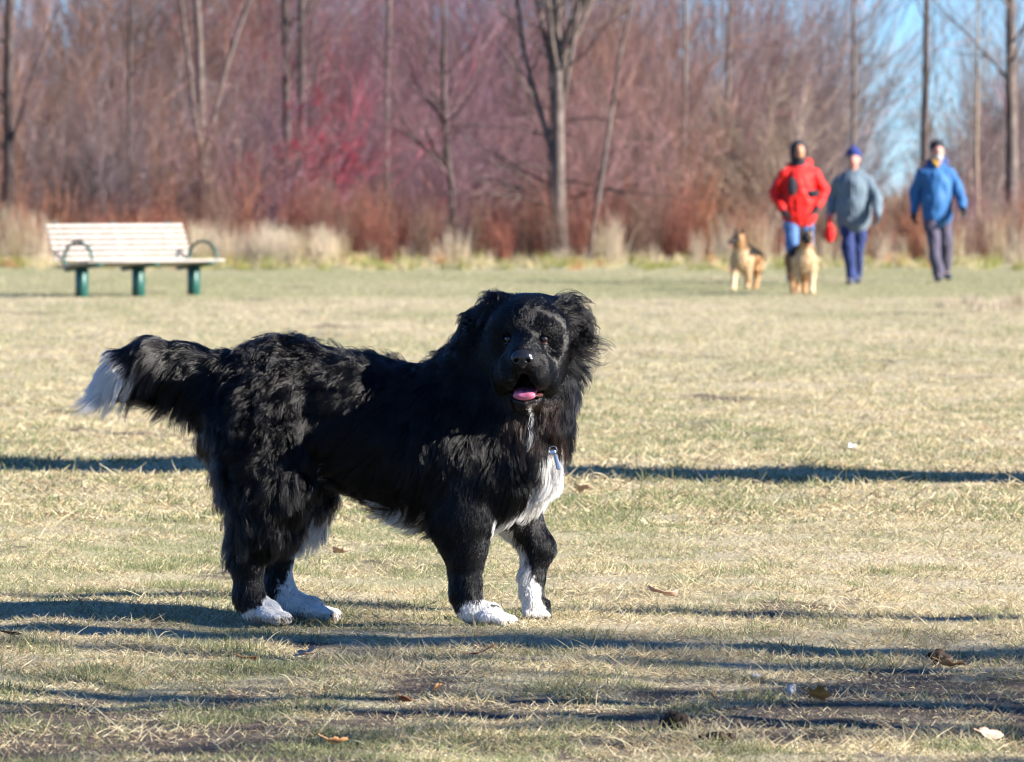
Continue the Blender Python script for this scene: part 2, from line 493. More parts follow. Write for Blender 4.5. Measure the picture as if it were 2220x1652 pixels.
def big_dog():
    A = dict
    # head frame: r to the viewer's right, f out of the face, u up
    yaw, pitch = math.radians(5), math.radians(7)
    f = np.array([-math.sin(yaw) * math.cos(pitch), -math.cos(yaw) * math.cos(pitch), -math.sin(pitch)])
    rr = unit(np.cross(f, [0, 0, 1])) * -1
    rr = rr if rr[0] > 0 else -rr
    u = np.cross(rr, -f); u = u if u[2] > 0 else -u
    H = np.array([.044, -.13, .760])
    HM = np.stack([rr, f, u], -1)
    hp = lambda r_, f_, u_: H + rr * r_ + f * f_ + u * u_
    body = dict(L=.06, flow=(-.75, 0, -.65), lift=.27, mess=.7)
    rump = dict(L=.068, flow=(-.75, 0, -.75), lift=.42, mess=1.25)
    thigh = dict(L=.07, flow=(-.35, 0, -1), lift=.36, mess=1.2)
    belly = dict(L=.045, flow=(-.35, 0, -1), lift=.25, mess=.5)
    chest = dict(L=.055, flow=(-.25, 0, -1), lift=.22, mess=.5)
    ruff = dict(L=.07, flow=(-.05, 0, -1), lift=.3, mess=.7)
    nape = dict(L=.05, flow=(-.6, .2, -.7), lift=.22, mess=.5)
    leg = dict(L=.017, flow=(-.25, 0, -1), lift=.22, mess=.4)
    paw = dict(L=.009, flow=(.3, 0, -1), lift=.2, mess=.3)
    skull = dict(mess=.3, L=.011, flow=tuple(u * .6 - f * .9), lift=.3)
    face = dict(mess=.15, L=.0075, flow=tuple(-f + u * .25), lift=.24)
    muzz = dict(mess=.12, L=.0055, flow=tuple(-f * .8 - u * .6), lift=.27)
    jaw = dict(mess=.4, L=.014, flow=tuple(-u - f * .5), lift=.2)
    T = [
        RC((-.16, .01, .458), .195, (-.42, .05, .525), .155, .05, **body),
        RC((-.42, .05, .525), .155, (-.61, .085, .568), .150, .05, **body),
        RC((-.60, .085, .568), .155, (-.69, .09, .555), .122, .05, **rump),
        RC((-.16, .01, .458), .19, (-.03, -.03, .44), .145, .05, **chest),
        RC((-.22, .02, .40), .13, (-.38, .04, .47), .09, .05, **belly),
        EL((-.05, -.03, .375), (.135, .135, .125), .05, **chest),
        EL((.02, -.06, .46), (.105, .12, .13), .05, **ruff),
        RC((-.07, -.0, .53), .155, (.03, -.07, .60), .122, .05, **ruff),
        RC((-.12, .0, .555), .122, (-.01, -.06, .715), .112, .05, **nape),
        RC((.045, -.09, .52), .095, (.055, -.095, .64), .10, .04, **ruff),
    ]
    legs = []
    # near front leg
    legs += chain([(-.12, -.09, .42, .11), (-.125, -.115, .27, .076), (-.118, -.125, .20, .048), (-.118, -.13, .10, .034), (-.110, -.135, .055, .035)], .03, **leg)
    # far front leg, lifting off
    legs += chain([(-.0, .07, .42, .10), (.010, .08, .285, .060), (.070, .070, .188, .038), (.052, .062, .115, .029), (.050, .056, .078, .029)], .022, **leg)
    # hind legs
    th = chain([(-.63, .0, .50, .142), (-.625, -.02, .37, .105), (-.64, -.025, .26, .072)], .04, **thigh)
    th += chain([(-.61, .14, .50, .13), (-.57, .125, .36, .10), (-.58, .12, .26, .064)], .04, **thigh)
    legs += chain([(-.64, -.025, .26, .070), (-.678, -.03, .165, .040), (-.674, -.03, .08, .033), (-.662, -.032, .05, .036)], .025, **leg)
    legs += chain([(-.58, .12, .26, .062), (-.608, .115, .17, .037), (-.602, .11, .09, .031), (-.58, .105, .05, .036)], .025, **leg)
    def foot(px, py, dx, dy, ln, r0, z=.030, drop=0.0, spread=.0245):
        o = [RC((px, py, z + .012), r0, (px + dx * ln * .45, py + dy * ln * .45, z + .008 - drop * .5), r0 * .96, .02, **paw)]
        for q in (-1.5, -.5, .5, 1.5):
            ox, oy = -dy * q * spread, dx * q * spread
            l2 = ln * (1.0 if abs(q) < 1 else .86)
            o.append(RC((px + dx * ln * .4 + ox * .8, py + dy * ln * .4 + oy * .8, z + .004 - drop * .4), .019, (px + dx * l2 + ox, py + dy * l2 + oy, .0165), .0145, .002, **paw))
        return o
    feet = foot(-.095, -.138, .97, -.24, .096, .031, .026) + foot(-.655, -.034, .95, -.3, .078, .031, .026) + foot(-.565, .102, .97, -.22, .110, .031, .026)
    feet += [RC((.050, .056, .078), .029, (.058, .045, .045), .030, .012, **paw)]
    for q in (-1.5, -.5, .5, 1.5):
        feet.append(RC((.062 + q * .014, .045, .045), .017, (.064 + q * .016, .026, .016), .0145, .005, **paw))
    tailA = dict(L=.072, flow=(-.9, 0, -.6), lift=.25, mess=.6)
    tailB = dict(L=.088, flow=(-.85, 0, -.8), lift=.26, mess=.6)
    tail = [RC((-.72, .09, .595), .085, (-.84, .09, .638), .070, .04, **tailA), RC((-.84, .09, .638), .070, (-.93, .085, .662), .064, .02, **tailA),
            RC((-.93, .085, .662), .064, (-1.0, .08, .652), .044, .02, **tailB), RC((-1.0, .08, .652), .044, (-1.045, .08, .622), .024, .02, **tailB)]
    earR = dict(mess=1.4, L=.075, flow=tuple(rr * .9 - u * .75 - f * .1), lift=.34)
    earL = dict(mess=1.3, L=.046, flow=tuple(-rr * .8 - u * .4 - f * .4), lift=.4)
    crest = dict(mess=1.3, L=.036, flow=tuple(u * .7 - f * .5 - rr * .15), lift=.45)
    head = [
        EL(hp(0, -.01, .010), (.098, .115, .078), .03, HM, **skull),
        EL(hp(-.078, -.045, .036), (.04, .05, .036), .03, HM, **crest), EL(hp(.078, -.045, .034), (.04, .05, .036), .03, HM, **crest),
        EL(hp(0, .055, .012), (.078, .055, .052), .03, HM, **face), EL(hp(-.064, .042, -.012), (.036, .05, .055), .03, HM, **face), EL(hp(.064, .042, -.012), (.036, .05, .055), .03, HM, **face),
        EL(hp(-.043, .082, .008), (.026, .022, .016), .014, HM, **face), EL(hp(.043, .082, .008), (.026, .022, .016), .014, HM, **face),
        RC(hp(0, .06, -.026), .052, hp(0, .182, -.050), .039, .022, **muzz),
        EL(hp(-.036, .144, -.085), (.033, .058, .050), .010, HM, **muzz), EL(hp(.036, .144, -.085), (.033, .058, .050), .010, HM, **muzz),
        EL(hp(-.058, .085, -.108), (.028, .05, .046), .016, HM, **muzz), EL(hp(.058, .085, -.108), (.028, .05, .046), .016, HM, **muzz),
        EL(hp(-.060, .03, -.055), (.040, .06, .062), .03, HM, **face), EL(hp(.060, .03, -.055), (.040, .06, .062), .03, HM, **face),
        RC(hp(0, .02, -.13), .052, hp(0, .118, -.174), .024, .02, **jaw),
        RC(hp(-.014, .10, -.168), .022, hp(.014, .10, -.168), .022, .015, **jaw),
        RC(hp(.070, -.03, .026), .032, hp(.098, -.03, -.014), .030, .02, **earR), RC(hp(.098, -.03, -.012), .030, hp(.104, -.025, -.068), .022, .015, **earR),
        RC(hp(-.085, -.035, .045), .038, hp(-.126, -.05, .0), .034, .02, **earL), RC(hp(-.126, -.05, .0), .034, hp(-.128, -.05, -.07), .028, .015, **earL),
    ]
    cuts = [EL(hp(.002, .150, -.128), (.029, .066, .030), .008, HM), RC(hp(0, .19, -.085), .004, hp(0, .16, -.11), .016, .010), EL(hp(-.043, .108, -.012), (.013, .014, .010), .008, HM), EL(hp(.043, .108, -.012), (.013, .014, .010), .008, HM),
            RC(hp(0, .21, -.085), .003, hp(0, .18, -.10), .005, .008)]
    prims = T + legs + th + feet + tail + head
    V, Q = skin(prims, .0065, cuts)
    N = vnormals(V, Q)
    L, flow, lift, mess = blend_attrs(V, [dict(p, mess=p.get("mess", 1.0)) for p in prims], ("L", "flow", "lift", "mess"))
    x, y, z = V.T
    q = (V - H) @ HM                                   # head coordinates
    nz1 = Waves(51, 18)(V) * .010 + Waves(52, 45)(V) * .005
    # feathering on the backs of legs, breeches
    backside = np.clip(-N[:, 0], 0, 1)
    isleg = (z < .30) & (z > .05)
    L = L * (1 + 1.1 * backside * isleg)
    front = np.clip((z - .05) / .05, 0, 1)
    flow = flow + (np.array([-.9, 0, -.2]) * (backside * isleg)[:, None])
    under = np.clip(-N[:, 2], 0, 1) * (z > .2) * (x < -.12)
    L = L * (1 + .35 * under)
    # undersides of the tail hang
    tl = x < -.76
    L = L * np.where(tl, 1 + .05 * np.clip(-N[:, 2], 0, 1) - .35 * np.clip(N[:, 2], 0, 1), 1)
    flow = flow + np.where(tl[:, None], np.array([0, 0, -.6]) * np.clip(-N[:, 2], 0, 1)[:, None], 0)
    # face hair short; mouth and eye sockets bare
    mouth = el_dist(V, hp(.002, .150, -.128), (.031, .068, .032), HM) < .001
    inface = (q[:, 1] > .045) & (np.abs(q[:, 0]) < .12) & (q[:, 2] > -.19) & (q[:, 2] < .07)
    hd = (z > .55) & (np.linalg.norm(q, axis=1) < .26) & (q[:, 2] > -.19)
    tr_ = np.clip((.065 - q[:, 1]) / .08, 0, 1)
    L = np.where(hd & (np.abs(q[:, 0]) < .105) & (q[:, 2] < .085), np.minimum(L, .0075 + .055 * tr_ ** 1.3), L)
    sd_ = np.clip((np.abs(q[:, 0]) - .07) / .075, 0, 1); up_ = np.clip((q[:, 2] - .05) / .12, 0, 1) * np.clip((np.abs(q[:, 0]) - .03) / .05, 0, 1)
    L = np.where(hd & (q[:, 1] > -.03), np.minimum(L, .0075 + .07 * np.maximum(np.maximum(tr_ ** 1.3, sd_ ** 1.5), up_)), L)
    dens = 1.0 + 8 * inface + 1.2 * (z < .1)
    dens = np.where(mouth, 0, dens)
    for s in (-1, 1):
        e = np.linalg.norm(V - hp(s * .043, .098, -.012), axis=1)
        dens = np.where(e < .0175, 0, dens)
    dens = np.where(np.linalg.norm(V - hp(0, .219, -.048), axis=1) < .026, 0, dens)
    # coat colours
    black = np.array([.0016, .0014, .0017]); white = np.array([.80, .78, .75]); brown = np.array([.030, .015, .009])
    C = np.tile(black, (len(V), 1))
    wt = np.zeros(len(V))
    cx = .075 + (z - .30) * .42                        # white blaze running down the chest edge to the elbow
    wt = np.maximum(wt, ((x > np.interp(z, [.24, .28, .32, .365, .39, .47], [-.05, -.022, .028, .065, .07, .09]) + nz1 * 1.3) & (z < .47 + nz1) & (x < .128) & (z > .245 + (x + .036) * .62 + nz1 * .5) & (y < .03)).astype(float))
    nearf = np.hypot(x + .08, y + .135) < .13; wt = np.maximum(wt, (nearf & (z < .062 + (x + .108) * .15 + nz1 * .8)).astype(float))
    farf = np.hypot(x - .065, y - .06) < .12; wt = np.maximum(wt, (farf & (z < .085 + nz1 + np.clip(.07 - x, -.03, .09) * 2.4)).astype(float))
    hn = (np.hypot(x + .65, y + .03) < .12) & (y < .045); wt = np.maximum(wt, (hn & (z < .034 + (x + .67) * .9 + nz1 * .7)).astype(float))
    wt = np.maximum(wt, ((x < -.42) & (z < .045)).astype(float))
    hf = (x < -.4) & (y >= .045) & (z < .30); wt = np.maximum(wt, (hf & ((z < .06 + nz1) | (x > np.interp(z, [.1, .2, .28], [-.60, -.555, -.51]) + nz1 * .7))).astype(float))
    wt = np.maximum(wt, ((N[:, 2] < -.82 + nz1 * 9) & (((x < -.21) & (x > -.31)) | ((x < -.46) & (x > -.52))) & (z > .2) & (z < .42) & (y < .06)).astype(float))
    wt = np.maximum(wt, ((z > .5) & (x < -.972 + nz1 * .7 - (z - .63) * .6)).astype(float))
    C = C * (1 - wt[:, None]) + white * wt[:, None]
    beard = (q[:, 2] < -.17) & (q[:, 2] > -.29) & (np.abs(q[:, 0] - .01) < .075) & (q[:, 1] > -.04) & (wt < .5)
    C[beard] = C[beard] * .6 + brown * .4
    tuft = (np.abs(q[:, 0] - .010 - (q[:, 2] + .19) * -.1) < .0045) & (q[:, 2] < -.178) & (q[:, 2] > -.25) & (q[:, 1] > 0); C[tuft] = white * .6
    dirty = (z < .022) & (wt > .5); C[dirty] = C[dirty] * np.array([.62, .55, .45])
    skinC = C * np.where(wt[:, None] > .5, .75, .6); skinC[mouth] = (.02, .008, .009)
    me = fast_mesh("dog", V, Q); color_attr(me, skinC)
    dog = link("dog", me, None, M_FURSKIN)
    tag(dog, "large shaggy black dog with white chest, paws and tail tip standing on the grass", "dog")
    r = np.random.default_rng(3)
    C2 = C * r.uniform(.75, 1.25, (len(V), 1))
    fur("fur", V, Q, N, L, flow, lift, dens, C2, 300000, dog, M_FUR, seed=4, wave=.0045, freq=1.6, mess=mess)
    # loose wisps lifted by the wind on ears, crown, back and breeches
    wd = np.zeros(len(V)); hq = (q[:, 1] < .03) & (z > .66) & (x > -.2)
    wd[hq & (np.abs(q[:, 0]) > .07)] = 1.0; wd[hq & (q[:, 2] > .045) & (np.abs(q[:, 0]) > .05)] = .4
    wd[(z > .64) & (x < -.25) & (x > -.75)] = .10; wd[(x < -.72) & (x > -.8) & (z < .5) & (z > .15)] = .35
    wl = np.where(hq & (q[:, 0] > .05), .088, .06); wlift = np.where(hq, .42, .5)
    wf = flow.copy(); wf[hq & (q[:, 0] > .03)] = rr * .9 - u * .35 + np.array([0, 0, .1]); wf[hq & (q[:, 0] < -.03)] = -rr * .6 + u * .35; wf[hq & (np.abs(q[:, 0]) < .05)] = u * .6 + rr * .2 - f * .3
    fur("fur", V, Q, N, wl, wf, wlift, np.maximum(wd, 0), C2, 8000, dog, M_FUR, seed=14, wave=.006, freq=1.8, clump=(.85, .3), sag=.55, nz=(.3, .4))
    # ---- eyes, nose, tongue, lower lip, tags
    M_EYE = pmat("dog_eye", (.007, .0035, .0025), .05, spec=.5, coat=.5)
    M_WET = pmat("dog_nose", (.010, .010, .012), .22, (.016, .016, .018), 300, .6, .25, 260)
    M_TONGUE = pmat("dog_tongue", (.70, .20, .30), .35, (.62, .15, .24), 60, .5, .15, 220)
    M_LIP = pmat("dog_lip", (.11, .02, .018), .3, (.02, .012, .012), 60, .5)
    M_STEEL = pmat("tag_steel", (.62, .63, .66), .28); M_STEEL.node_tree.nodes["Principled BSDF"].inputs["Metallic"].default_value = 1
    for s in (-1, 1):
        v, qd = skin([EL(hp(s * .043, .097, -.012), (.0138, .0138, .0138), .004)], .002)
        link("eye", fast_mesh("eye", v, qd), dog, M_EYE)
        v, qd = skin([EL(hp(s * .043, .103, -.0215), (.0125, .008, .0035), .003, HM)], .0015)
        link("eyelid", fast_mesh("eyelid", v, qd), dog, pmat("dog_eyelid", (.045, .016, .016), .35))
    for s in (-1, 1):
        v, qd = skin([RC(hp(s * .029, .104, -.002), .0042, hp(s * .044, .107, .0035), .0052, .004), RC(hp(s * .044, .107, .0035), .0052, hp(s * .058, .100, -.003), .0042, .004)], .0015)
        link("eyelid", fast_mesh("eyelid", v, qd), dog, pmat("dog_upper_lid", (.004, .004, .004), .95, spec=.05))
    nose = [EL(hp(0, 0.211, -.040), (.027, .018, .019), .01, HM), EL(hp(-.016, 0.213, -.046), (.013, .014, .013), .008, HM), EL(hp(.016, 0.213, -.046), (.013, .014, .013), .008, HM),
            EL(hp(0, 0.213, -.058), (.010, .010, .012), .008, HM)]
    ncut = [RC(hp(-.012, 0.229, -.048), .0052, hp(-.017, 0.220, -.046), .005, .003), RC(hp(.012, 0.229, -.048), .0052, hp(.017, 0.220, -.046), .005, .003), RC(hp(0, 0.232, -.045), .0016, hp(0, 0.225, -.068), .0016, .002)]
    v, qd = skin(nose, .0022, ncut); link("nose", fast_mesh("nose", v, qd), dog, M_WET)
    tg = [EL(hp(-.012, .118, -.141), (.018, .062, .008), .006, HM), EL(hp(.012, .118, -.141), (.018, .062, .008), .006, HM), EL(hp(0, .170, -.145), (.029, .012, .012), .006, HM)]
    v, qd = skin(tg, .0022, [RC(hp(0, .08, -.132), .002, hp(0, .19, -.134), .002, .003)])
    link("tongue", fast_mesh("tongue", v, qd), dog, M_TONGUE)
    M_LIPB = pmat("dog_lip_black", (.012, .010, .011), .3)
    for sd, mt_ in ((1, M_LIP), (-1, M_LIPB)):
        lp = chain([tuple(hp(sd * .027, .140, -.150)) + (.0045,), tuple(hp(sd * .037, .118, -.152)) + (.006,), tuple(hp(sd * .043, .085, -.142)) + (.005,)], .004)
        v, qd = skin(lp, .0022); link("lip_corner", fast_mesh("lip_corner", v, qd), dog, mt_)
    lp = chain([tuple(hp(-.026, .148, -.162)) + (.005,), tuple(hp(0, .158, -.167)) + (.006,), tuple(hp(.026, .148, -.162)) + (.005,)], .004)
    v, qd = skin(lp, .0022); link("lower_lip", fast_mesh("lower_lip", v, qd), dog, M_LIPB)
    # claws
    M_CLAW = pmat("dog_claw", (.05, .04, .035), .4, (.10, .085, .07), 60)
    tips = []
    for (px, py, dx, dy, ln) in ((-.095, -.138, .97, -.24, .092), (-.655, -.034, .95, -.3, .075), (-.565, .102, .97, -.22, .105)):
        for q_ in (-1.5, -.5, .5, 1.5):
            l2 = ln * (1.0 if abs(q_) < 1 else .86)
            tips.append(((px + dx * (l2 + .012) - dy * q_ * .0245, py + dy * (l2 + .012) + dx * q_ * .0245, .019), (dx, dy)))
    for q_ in (-1.5, -.5, .5, 1.5): tips.append(((.064 + q_ * .016, .016, .014), (0, -1)))
    for (p, dr) in tips:
        P_ = np.array([[p, (p[0] + dr[0] * .007, p[1] + dr[1] * .007, p[2] - .003), (p[0] + dr[0] * .012, p[1] + dr[1] * .012, p[2] - .009)]])
        v, qd = tubes(P_, np.array([[.0038, .003, .0006]]), 6); link("claw", fast_mesh("claw", v, qd), dog, M_CLAW)
    # identity tags on a split ring
    cx0 = np.array([.104, -.215, .455])
    a = np.linspace(0, 2 * np.pi, 17)
    ring = np.stack([cx0[0] + .010 * np.cos(a), np.full(17, cx0[1]), cx0[2] + .010 * np.sin(a)], -1)[None]
    v, qd = tubes(ring, np.full((1, 17), .0011), 6); link("split_ring", fast_mesh("split_ring", v, qd), dog, M_STEEL)
    v, qd = skin([EL(cx0 + (.0, .004, -.006), (.0085, .0015, .0085), .002)], .0018); link("name_tag", fast_mesh("name_tag", v, qd), dog, M_STEEL)
    v, qd = skin([RC(cx0 + (.006, -.004, -.014), .005, cx0 + (.014, -.004, -.044), .007, .002, sy=.28)], .0018); link("name_tag", fast_mesh("name_tag", v, qd), dog, pmat("tag_blue_steel", (.30, .36, .48), .35))
    return dog

dog = big_dog()
# ------------------------------------------------------------------ bench
def bench():
    d = dist(642); x0, y0 = at(303, d)
    th = math.radians(50)
    root = empty("park_bench", (x0, y0, 0), th)
    tag(root, "white slatted park bench with green posts and hoop armrests at the field edge", "bench")
    M_SLAT = pmat("bench_slat", (.33, .30, .27), .6, (.25, .225, .20), 14, .3, .15, 80)
    M_GREEN = pmat("bench_green_steel", (.006, .055, .045), .4, (.008, .07, .056), 20, .45)
    Lb = 2.14
    seat_h = .37
    # local: x along the bench, -y the front
    def slat(cx, cy, cz, tilt, w=.068, t=.03):
        V, F = box_vf(0, 0, 0, Lb, w, t, .005)
        V = rot_x(V, tilt) + (cx, cy, cz)
        link("slat", fast_mesh("slat", V, F, False), root, M_SLAT)
    for i in range(6):                                     # seat, tipped back
        yy = -.24 + i * .086
        slat(0, yy, seat_h + .012 - (yy + .24) * .12, -.12)
    for i in range(7):                                     # back, leaning away
        s = .05 + i * .064
        slat(0, .235 + s * .33, seat_h - .01 + s * .93, 1.235, .042)
    for px in (-.88, 0, .88):
        V, F = box_vf(px, .02, seat_h / 2 - .06, .10, .10, seat_h + .02, .008)
        link("post", fast_mesh("post", V, F, False), root, M_GREEN)
        parts = []
        V, F = box_vf(0, 0, 0, .05, .54, .045, .006); parts.append((rot_x(V, -.12) + (px, -.005, seat_h - .045), F))
        V, F = box_vf(0, 0, 0, .05, .035, .52, .006); parts.append((rot_x(V, -.335) + (px, .335, seat_h + .19), F))
        v, f = join_vf(parts); link("bracket", fast_mesh("bracket", v, f, False), root, M_GREEN)
    for px in (-.98, .98):
        a = np.linspace(-.12, math.pi + .25, 20)
        P = np.stack([np.full(20, px), -.02 - np.cos(a) * .215, seat_h + .02 + np.sin(a) * .205], -1)[None]
        v, f = tubes(P, np.full((1, 20), .018), 8)
        link("armrest", fast_mesh("armrest", v, f), root, M_GREEN)
bench()

# ------------------------------------------------------------------ people
M_CLOTH = {}
def cloth(name, c, c2=None, rough=.8):
    if name not in M_CLOTH: M_CLOTH[name] = pmat(name, c, rough, c2 or tuple(k * .8 for k in c), 9, .2, .5, 30, sheen=.15)
    return M_CLOTH[name]

def wrinkle(V, Q, amp, seed, fr=5):
    N = vnormals(V, Q); P = V * np.array([1, 1, .6])
    return V + N * (Waves(seed, fr)(P) * amp + Waves(seed + 1, fr * 2.3)(P) * amp * .5)[:, None]

def piece(name, prims, parent, mat, h=.012, cuts=(), amp=0.0, seed=1):
    V, Q = skin(prims, h, cuts)
    if amp: V = wrinkle(V, Q, amp, seed)
    return link(name, fast_mesh(name, V, Q), parent, mat)

def hand_prims(w, d, side, fist=False):
    """palm and five fingers from wrist w along d; the palm is turned to the thigh"""
    w = np.array(w, float); d = unit(np.array(d, float))
    f_ = np.array([0, -1.0, 0]); f_ = unit(f_ - (f_ @ d) * d); inn = np.array([-side, 0, 0.0])
    o = [RC(w, .028, w + d * .085, .036, .012, sy=1.0)]
    for i, ln in enumerate((.072, .08, .074, .058)):
        b = w + d * .095 + f_ * (.030 - i * .021); m = b + d * ln * .55 + inn * .012; t = m + d * ln * .4 + inn * .03
        o += [RC(b, .011, m, .010, .004), RC(m, .010, t, .008, .004)]
    b = w + d * .03 + f_ * .03; m = b + d * .04 + f_ * .022; t = m + d * .032 + inn * .012
    o += [RC(b, .014, m, .012, .006), RC(m, .012, t, .009, .004)]
    return o

def person(name, loc, rz, sc, legs, arms, look, label, stout=1.0):
    """legs: two of (hip, knee, ankle, toe dir); arms: two of (shoulder, elbow, wrist)"""
    root = empty(name, loc, rz); root.scale = (sc, sc, sc)
    tag(root, label, "person", "people walking across the field")
    S = stout
    torso = chain([(0, 0, .94, .145 * S), (0, 0, 1.10, .135 * S), (0, .01, 1.30, .15 * S)], .05, sy=.78)
    torso += [RC((-.11, .01, 1.355), .07, (.11, .01, 1.355), .07, .05), RC((0, .015, 1.42), .075, (0, -.005, 1.55), .057, .03)]
    head = [EL((0, -.012, 1.665), (.076, .097, .115), .02), EL((0, -.05, 1.60), (.052, .05, .05), .02), RC((0, -.100, 1.668), .010, (0, -.118, 1.640), .015, .01),
            EL((-.078, .0, 1.65), (.012, .022, .032), .008), EL((.078, .0, 1.65), (.012, .022, .032), .008)]
    lg, ar, sl, tr, hands, shoes, gl = [], [], [], [], [], [], []
    for (hx, kn, an) in legs:
        hip = (hx, 0, .90)
        lg += [RC(hip, .085, kn, .058, .03), RC(kn, .056, an, .042, .02)]
        tr += [RC(hip, .100, kn, .084, .03), RC(kn, .082, an, .070, .02)]
        t = (an[0] + (.02 if hx > 0 else -.02), an[1] - .17, .035)
        zf = an[2] - .09
        sh = [RC((an[0], an[1] + .045, .048 + zf), .048, (t[0], t[1] + .02, .042 + zf * .3), .042, .02), RC(an, .055, (an[0], an[1], .06 + zf), .055, .02)]
        zf = an[2] - .09
        lg += [RC(an, .036, (an[0], an[1] - .09, .045 + zf * .6), .026, .015)]
        shoes.append([dict(p) for p in sh])
    for side, (sh, el, wr) in zip((-1, 1), arms):
        ar += [RC((sh[0] * .85, sh[1], sh[2] - .07), .05, el, .043, .03), RC(el, .044, wr, .030, .015)]
        sl += [RC((sh[0] * .92, sh[1], sh[2] - .05), .086, el, .072, .025), RC(el, .072, wr, .058, .015)]
        d = np.array(wr) - np.array(el)
        hp_ = hand_prims(wr, d, side); ar += hp_; hands.append(hp_)
    body = piece("body", torso + head + lg + ar, root, look["skin"], .010)
    jk = chain([(0, 0, look.get("hem", .88), .185 * S), (0, 0, 1.05, .178 * S), (0, .0, 1.28, .172 * S)], .05, sy=.80)
    jk += [RC((-.03, .01, 1.43), .085, (-.165, .01, 1.365), .088, .05), RC((.03, .01, 1.43), .085, (.165, .01, 1.365), .088, .05), RC((0, .02, 1.45), .095, (0, .01, 1.515), .085, .02)] + sl
    piece("jacket", jk, root, look["jacket"], .012, [EL((0, -.06, 1.56), (.07, .10, .06), .02)], .006, look["seed"])
    piece("trousers", [RC((0, 0, .93), .135 * S, (0, 0, .86), .13 * S, .04, sy=.85)] + tr, root, look["trousers"], .012, (), .005, look["seed"] + 7)
    if "gloves" in look:
        for hp_ in hands:
            g = []
            for p in hp_:
                p = dict(p); p["ra"] += .006; p["rb"] += .006; g.append(p)
            piece("glove", g, root, look["gloves"], .007)
    for sh in shoes: piece("shoe", sh, root, look["shoes"], .009)
    for s in (-1, 1):
        piece("eye", [EL((s * .031, -.088, 1.672), (.011, .011, .008), .003)], root, look["eye"], .004)
    return root

M_SKIN1 = pmat("skin_tan", (.42, .20, .11), .5, (.36, .16, .09), 30, .35)
M_SKIN2 = pmat("skin_pink", (.46, .24, .19), .5, (.42, .18, .14), 30, .35)
M_EYEP = pmat("person_eye", (.03, .02, .018), .2)
M_DARK = cloth("dark_knit", (.016, .018, .026))
M_NAVYHAT = cloth("blue_knit_hat", (.012, .03, .16))

# the walker in red, behind the second shepherd
dA = 71.0; xA, yA = at(1731, dA)
red = cloth("red_shell_jacket", (.55, .006, .005), (.62, .010, .006), .55)
A = person("person", (xA, yA, 0), .16, .99,
           [(-.09, (-.10, -.10, .50), (-.10, -.16, .09)), (.09, (.11, .03, .49), (.115, .17, .10))],
           [((-.20, .01, 1.41), (-.31, .05, 1.15), (-.23, -.06, .95)), ((.20, .01, 1.41), (.34, .04, 1.16), (.23, -.08, .98))],
           dict(skin=M_SKIN1, jacket=red, trousers=cloth("blue_jeans", (.055, .12, .28), (.08, .16, .34)), shoes=M_DARK, eye=M_EYEP, seed=61, gloves=M_DARK),
           "person in a red jacket with dark pockets and jeans, walking behind a shepherd dog", 1.16)
piece("hood", [EL((0, .02, 1.675), (.112, .12, .14), .02), RC((0, .02, 1.55), .095, (0, .02, 1.45), .10, .04)], A, M_DARK, .01, [EL((0, -.12, 1.645), (.066, .10, .105), .015)])
piece("collar", [RC((.05, .03, 1.46), .085, (.13, .05, 1.52), .06, .03), RC((-.05, .03, 1.45), .08, (-.10, .04, 1.47), .055, .03)], A, red, .01)
piece("pocket", [EL((-.11, -.155, 1.22), (.06, .035, .12), .01)], A, M_DARK, .008)
piece("pocket", [EL((.15, -.145, 1.13), (.09, .04, .05), .01)], A, M_DARK, .008)
piece("beard", [EL((0, -.075, 1.575), (.045, .035, .035), .01)], A, pmat("dark_beard", (.05, .03, .02), .8), .008)

# the walker in grey with the blue hat
dB = 69.8; xB, yB = at(1850, dB)
B = person("person", (xB, yB, 0), -.14, .93,
           [(-.085, (-.065, -.10, .51), (-.01, -.16, .09)), (.085, (.06, .04, .49), (.03, .26, .13))],
           [((-.21, .01, 1.41), (-.29, .09, 1.14), (-.31, .0, .91)), ((.21, .01, 1.41), (.31, -.05, 1.14), (.33, -.20, .93))],
           dict(skin=M_SKIN2, jacket=cloth("slate_fleece", (.085, .12, .155), (.11, .15, .185)), trousers=cloth("navy_trousers", (.012, .022, .085), (.02, .035, .12)), shoes=cloth("grey_shoe", (.05, .055, .07)), eye=M_EYEP, seed=71, gloves=M_DARK),
           "stout person in a slate grey fleece, navy trousers and blue knit hat", 1.26)
piece("knit_hat", [EL((0, .0, 1.72), (.098, .115, .105), .02), RC((0, .0, 1.80), .03, (0, .0, 1.825), .03, .02)], B, M_NAVYHAT, .009, [EL((0, -.09, 1.635), (.12, .12, .075), .01)])
piece("zip", [RC((0, -.186, .92), .010, (0, -.165, 1.38), .010, .004)], B, cloth("pale_zip", (.22, .26, .31)), .006)

# a red ball bag hanging from the hand of the grey walker
bx, by = at(1798, dB - .3)
bag = [EL((0, 0, .115), (.065, .05, .115), .02), RC((0, 0, .22), .022, (0, 0, .27), .012, .02), RC((0, 0, .26), .008, (.0, 0, .345), .007, .01)]
bV, bQ = skin(bag, .009); bV = wrinkle(bV, bQ, .004, 5, 9)
bo = link("pouch", fast_mesh("pouch", bV, bQ), None, red); bo.location = (bx, by, .515)
tag(bo, "small bright red pouch hanging at the grey walker's hand", "pouch")

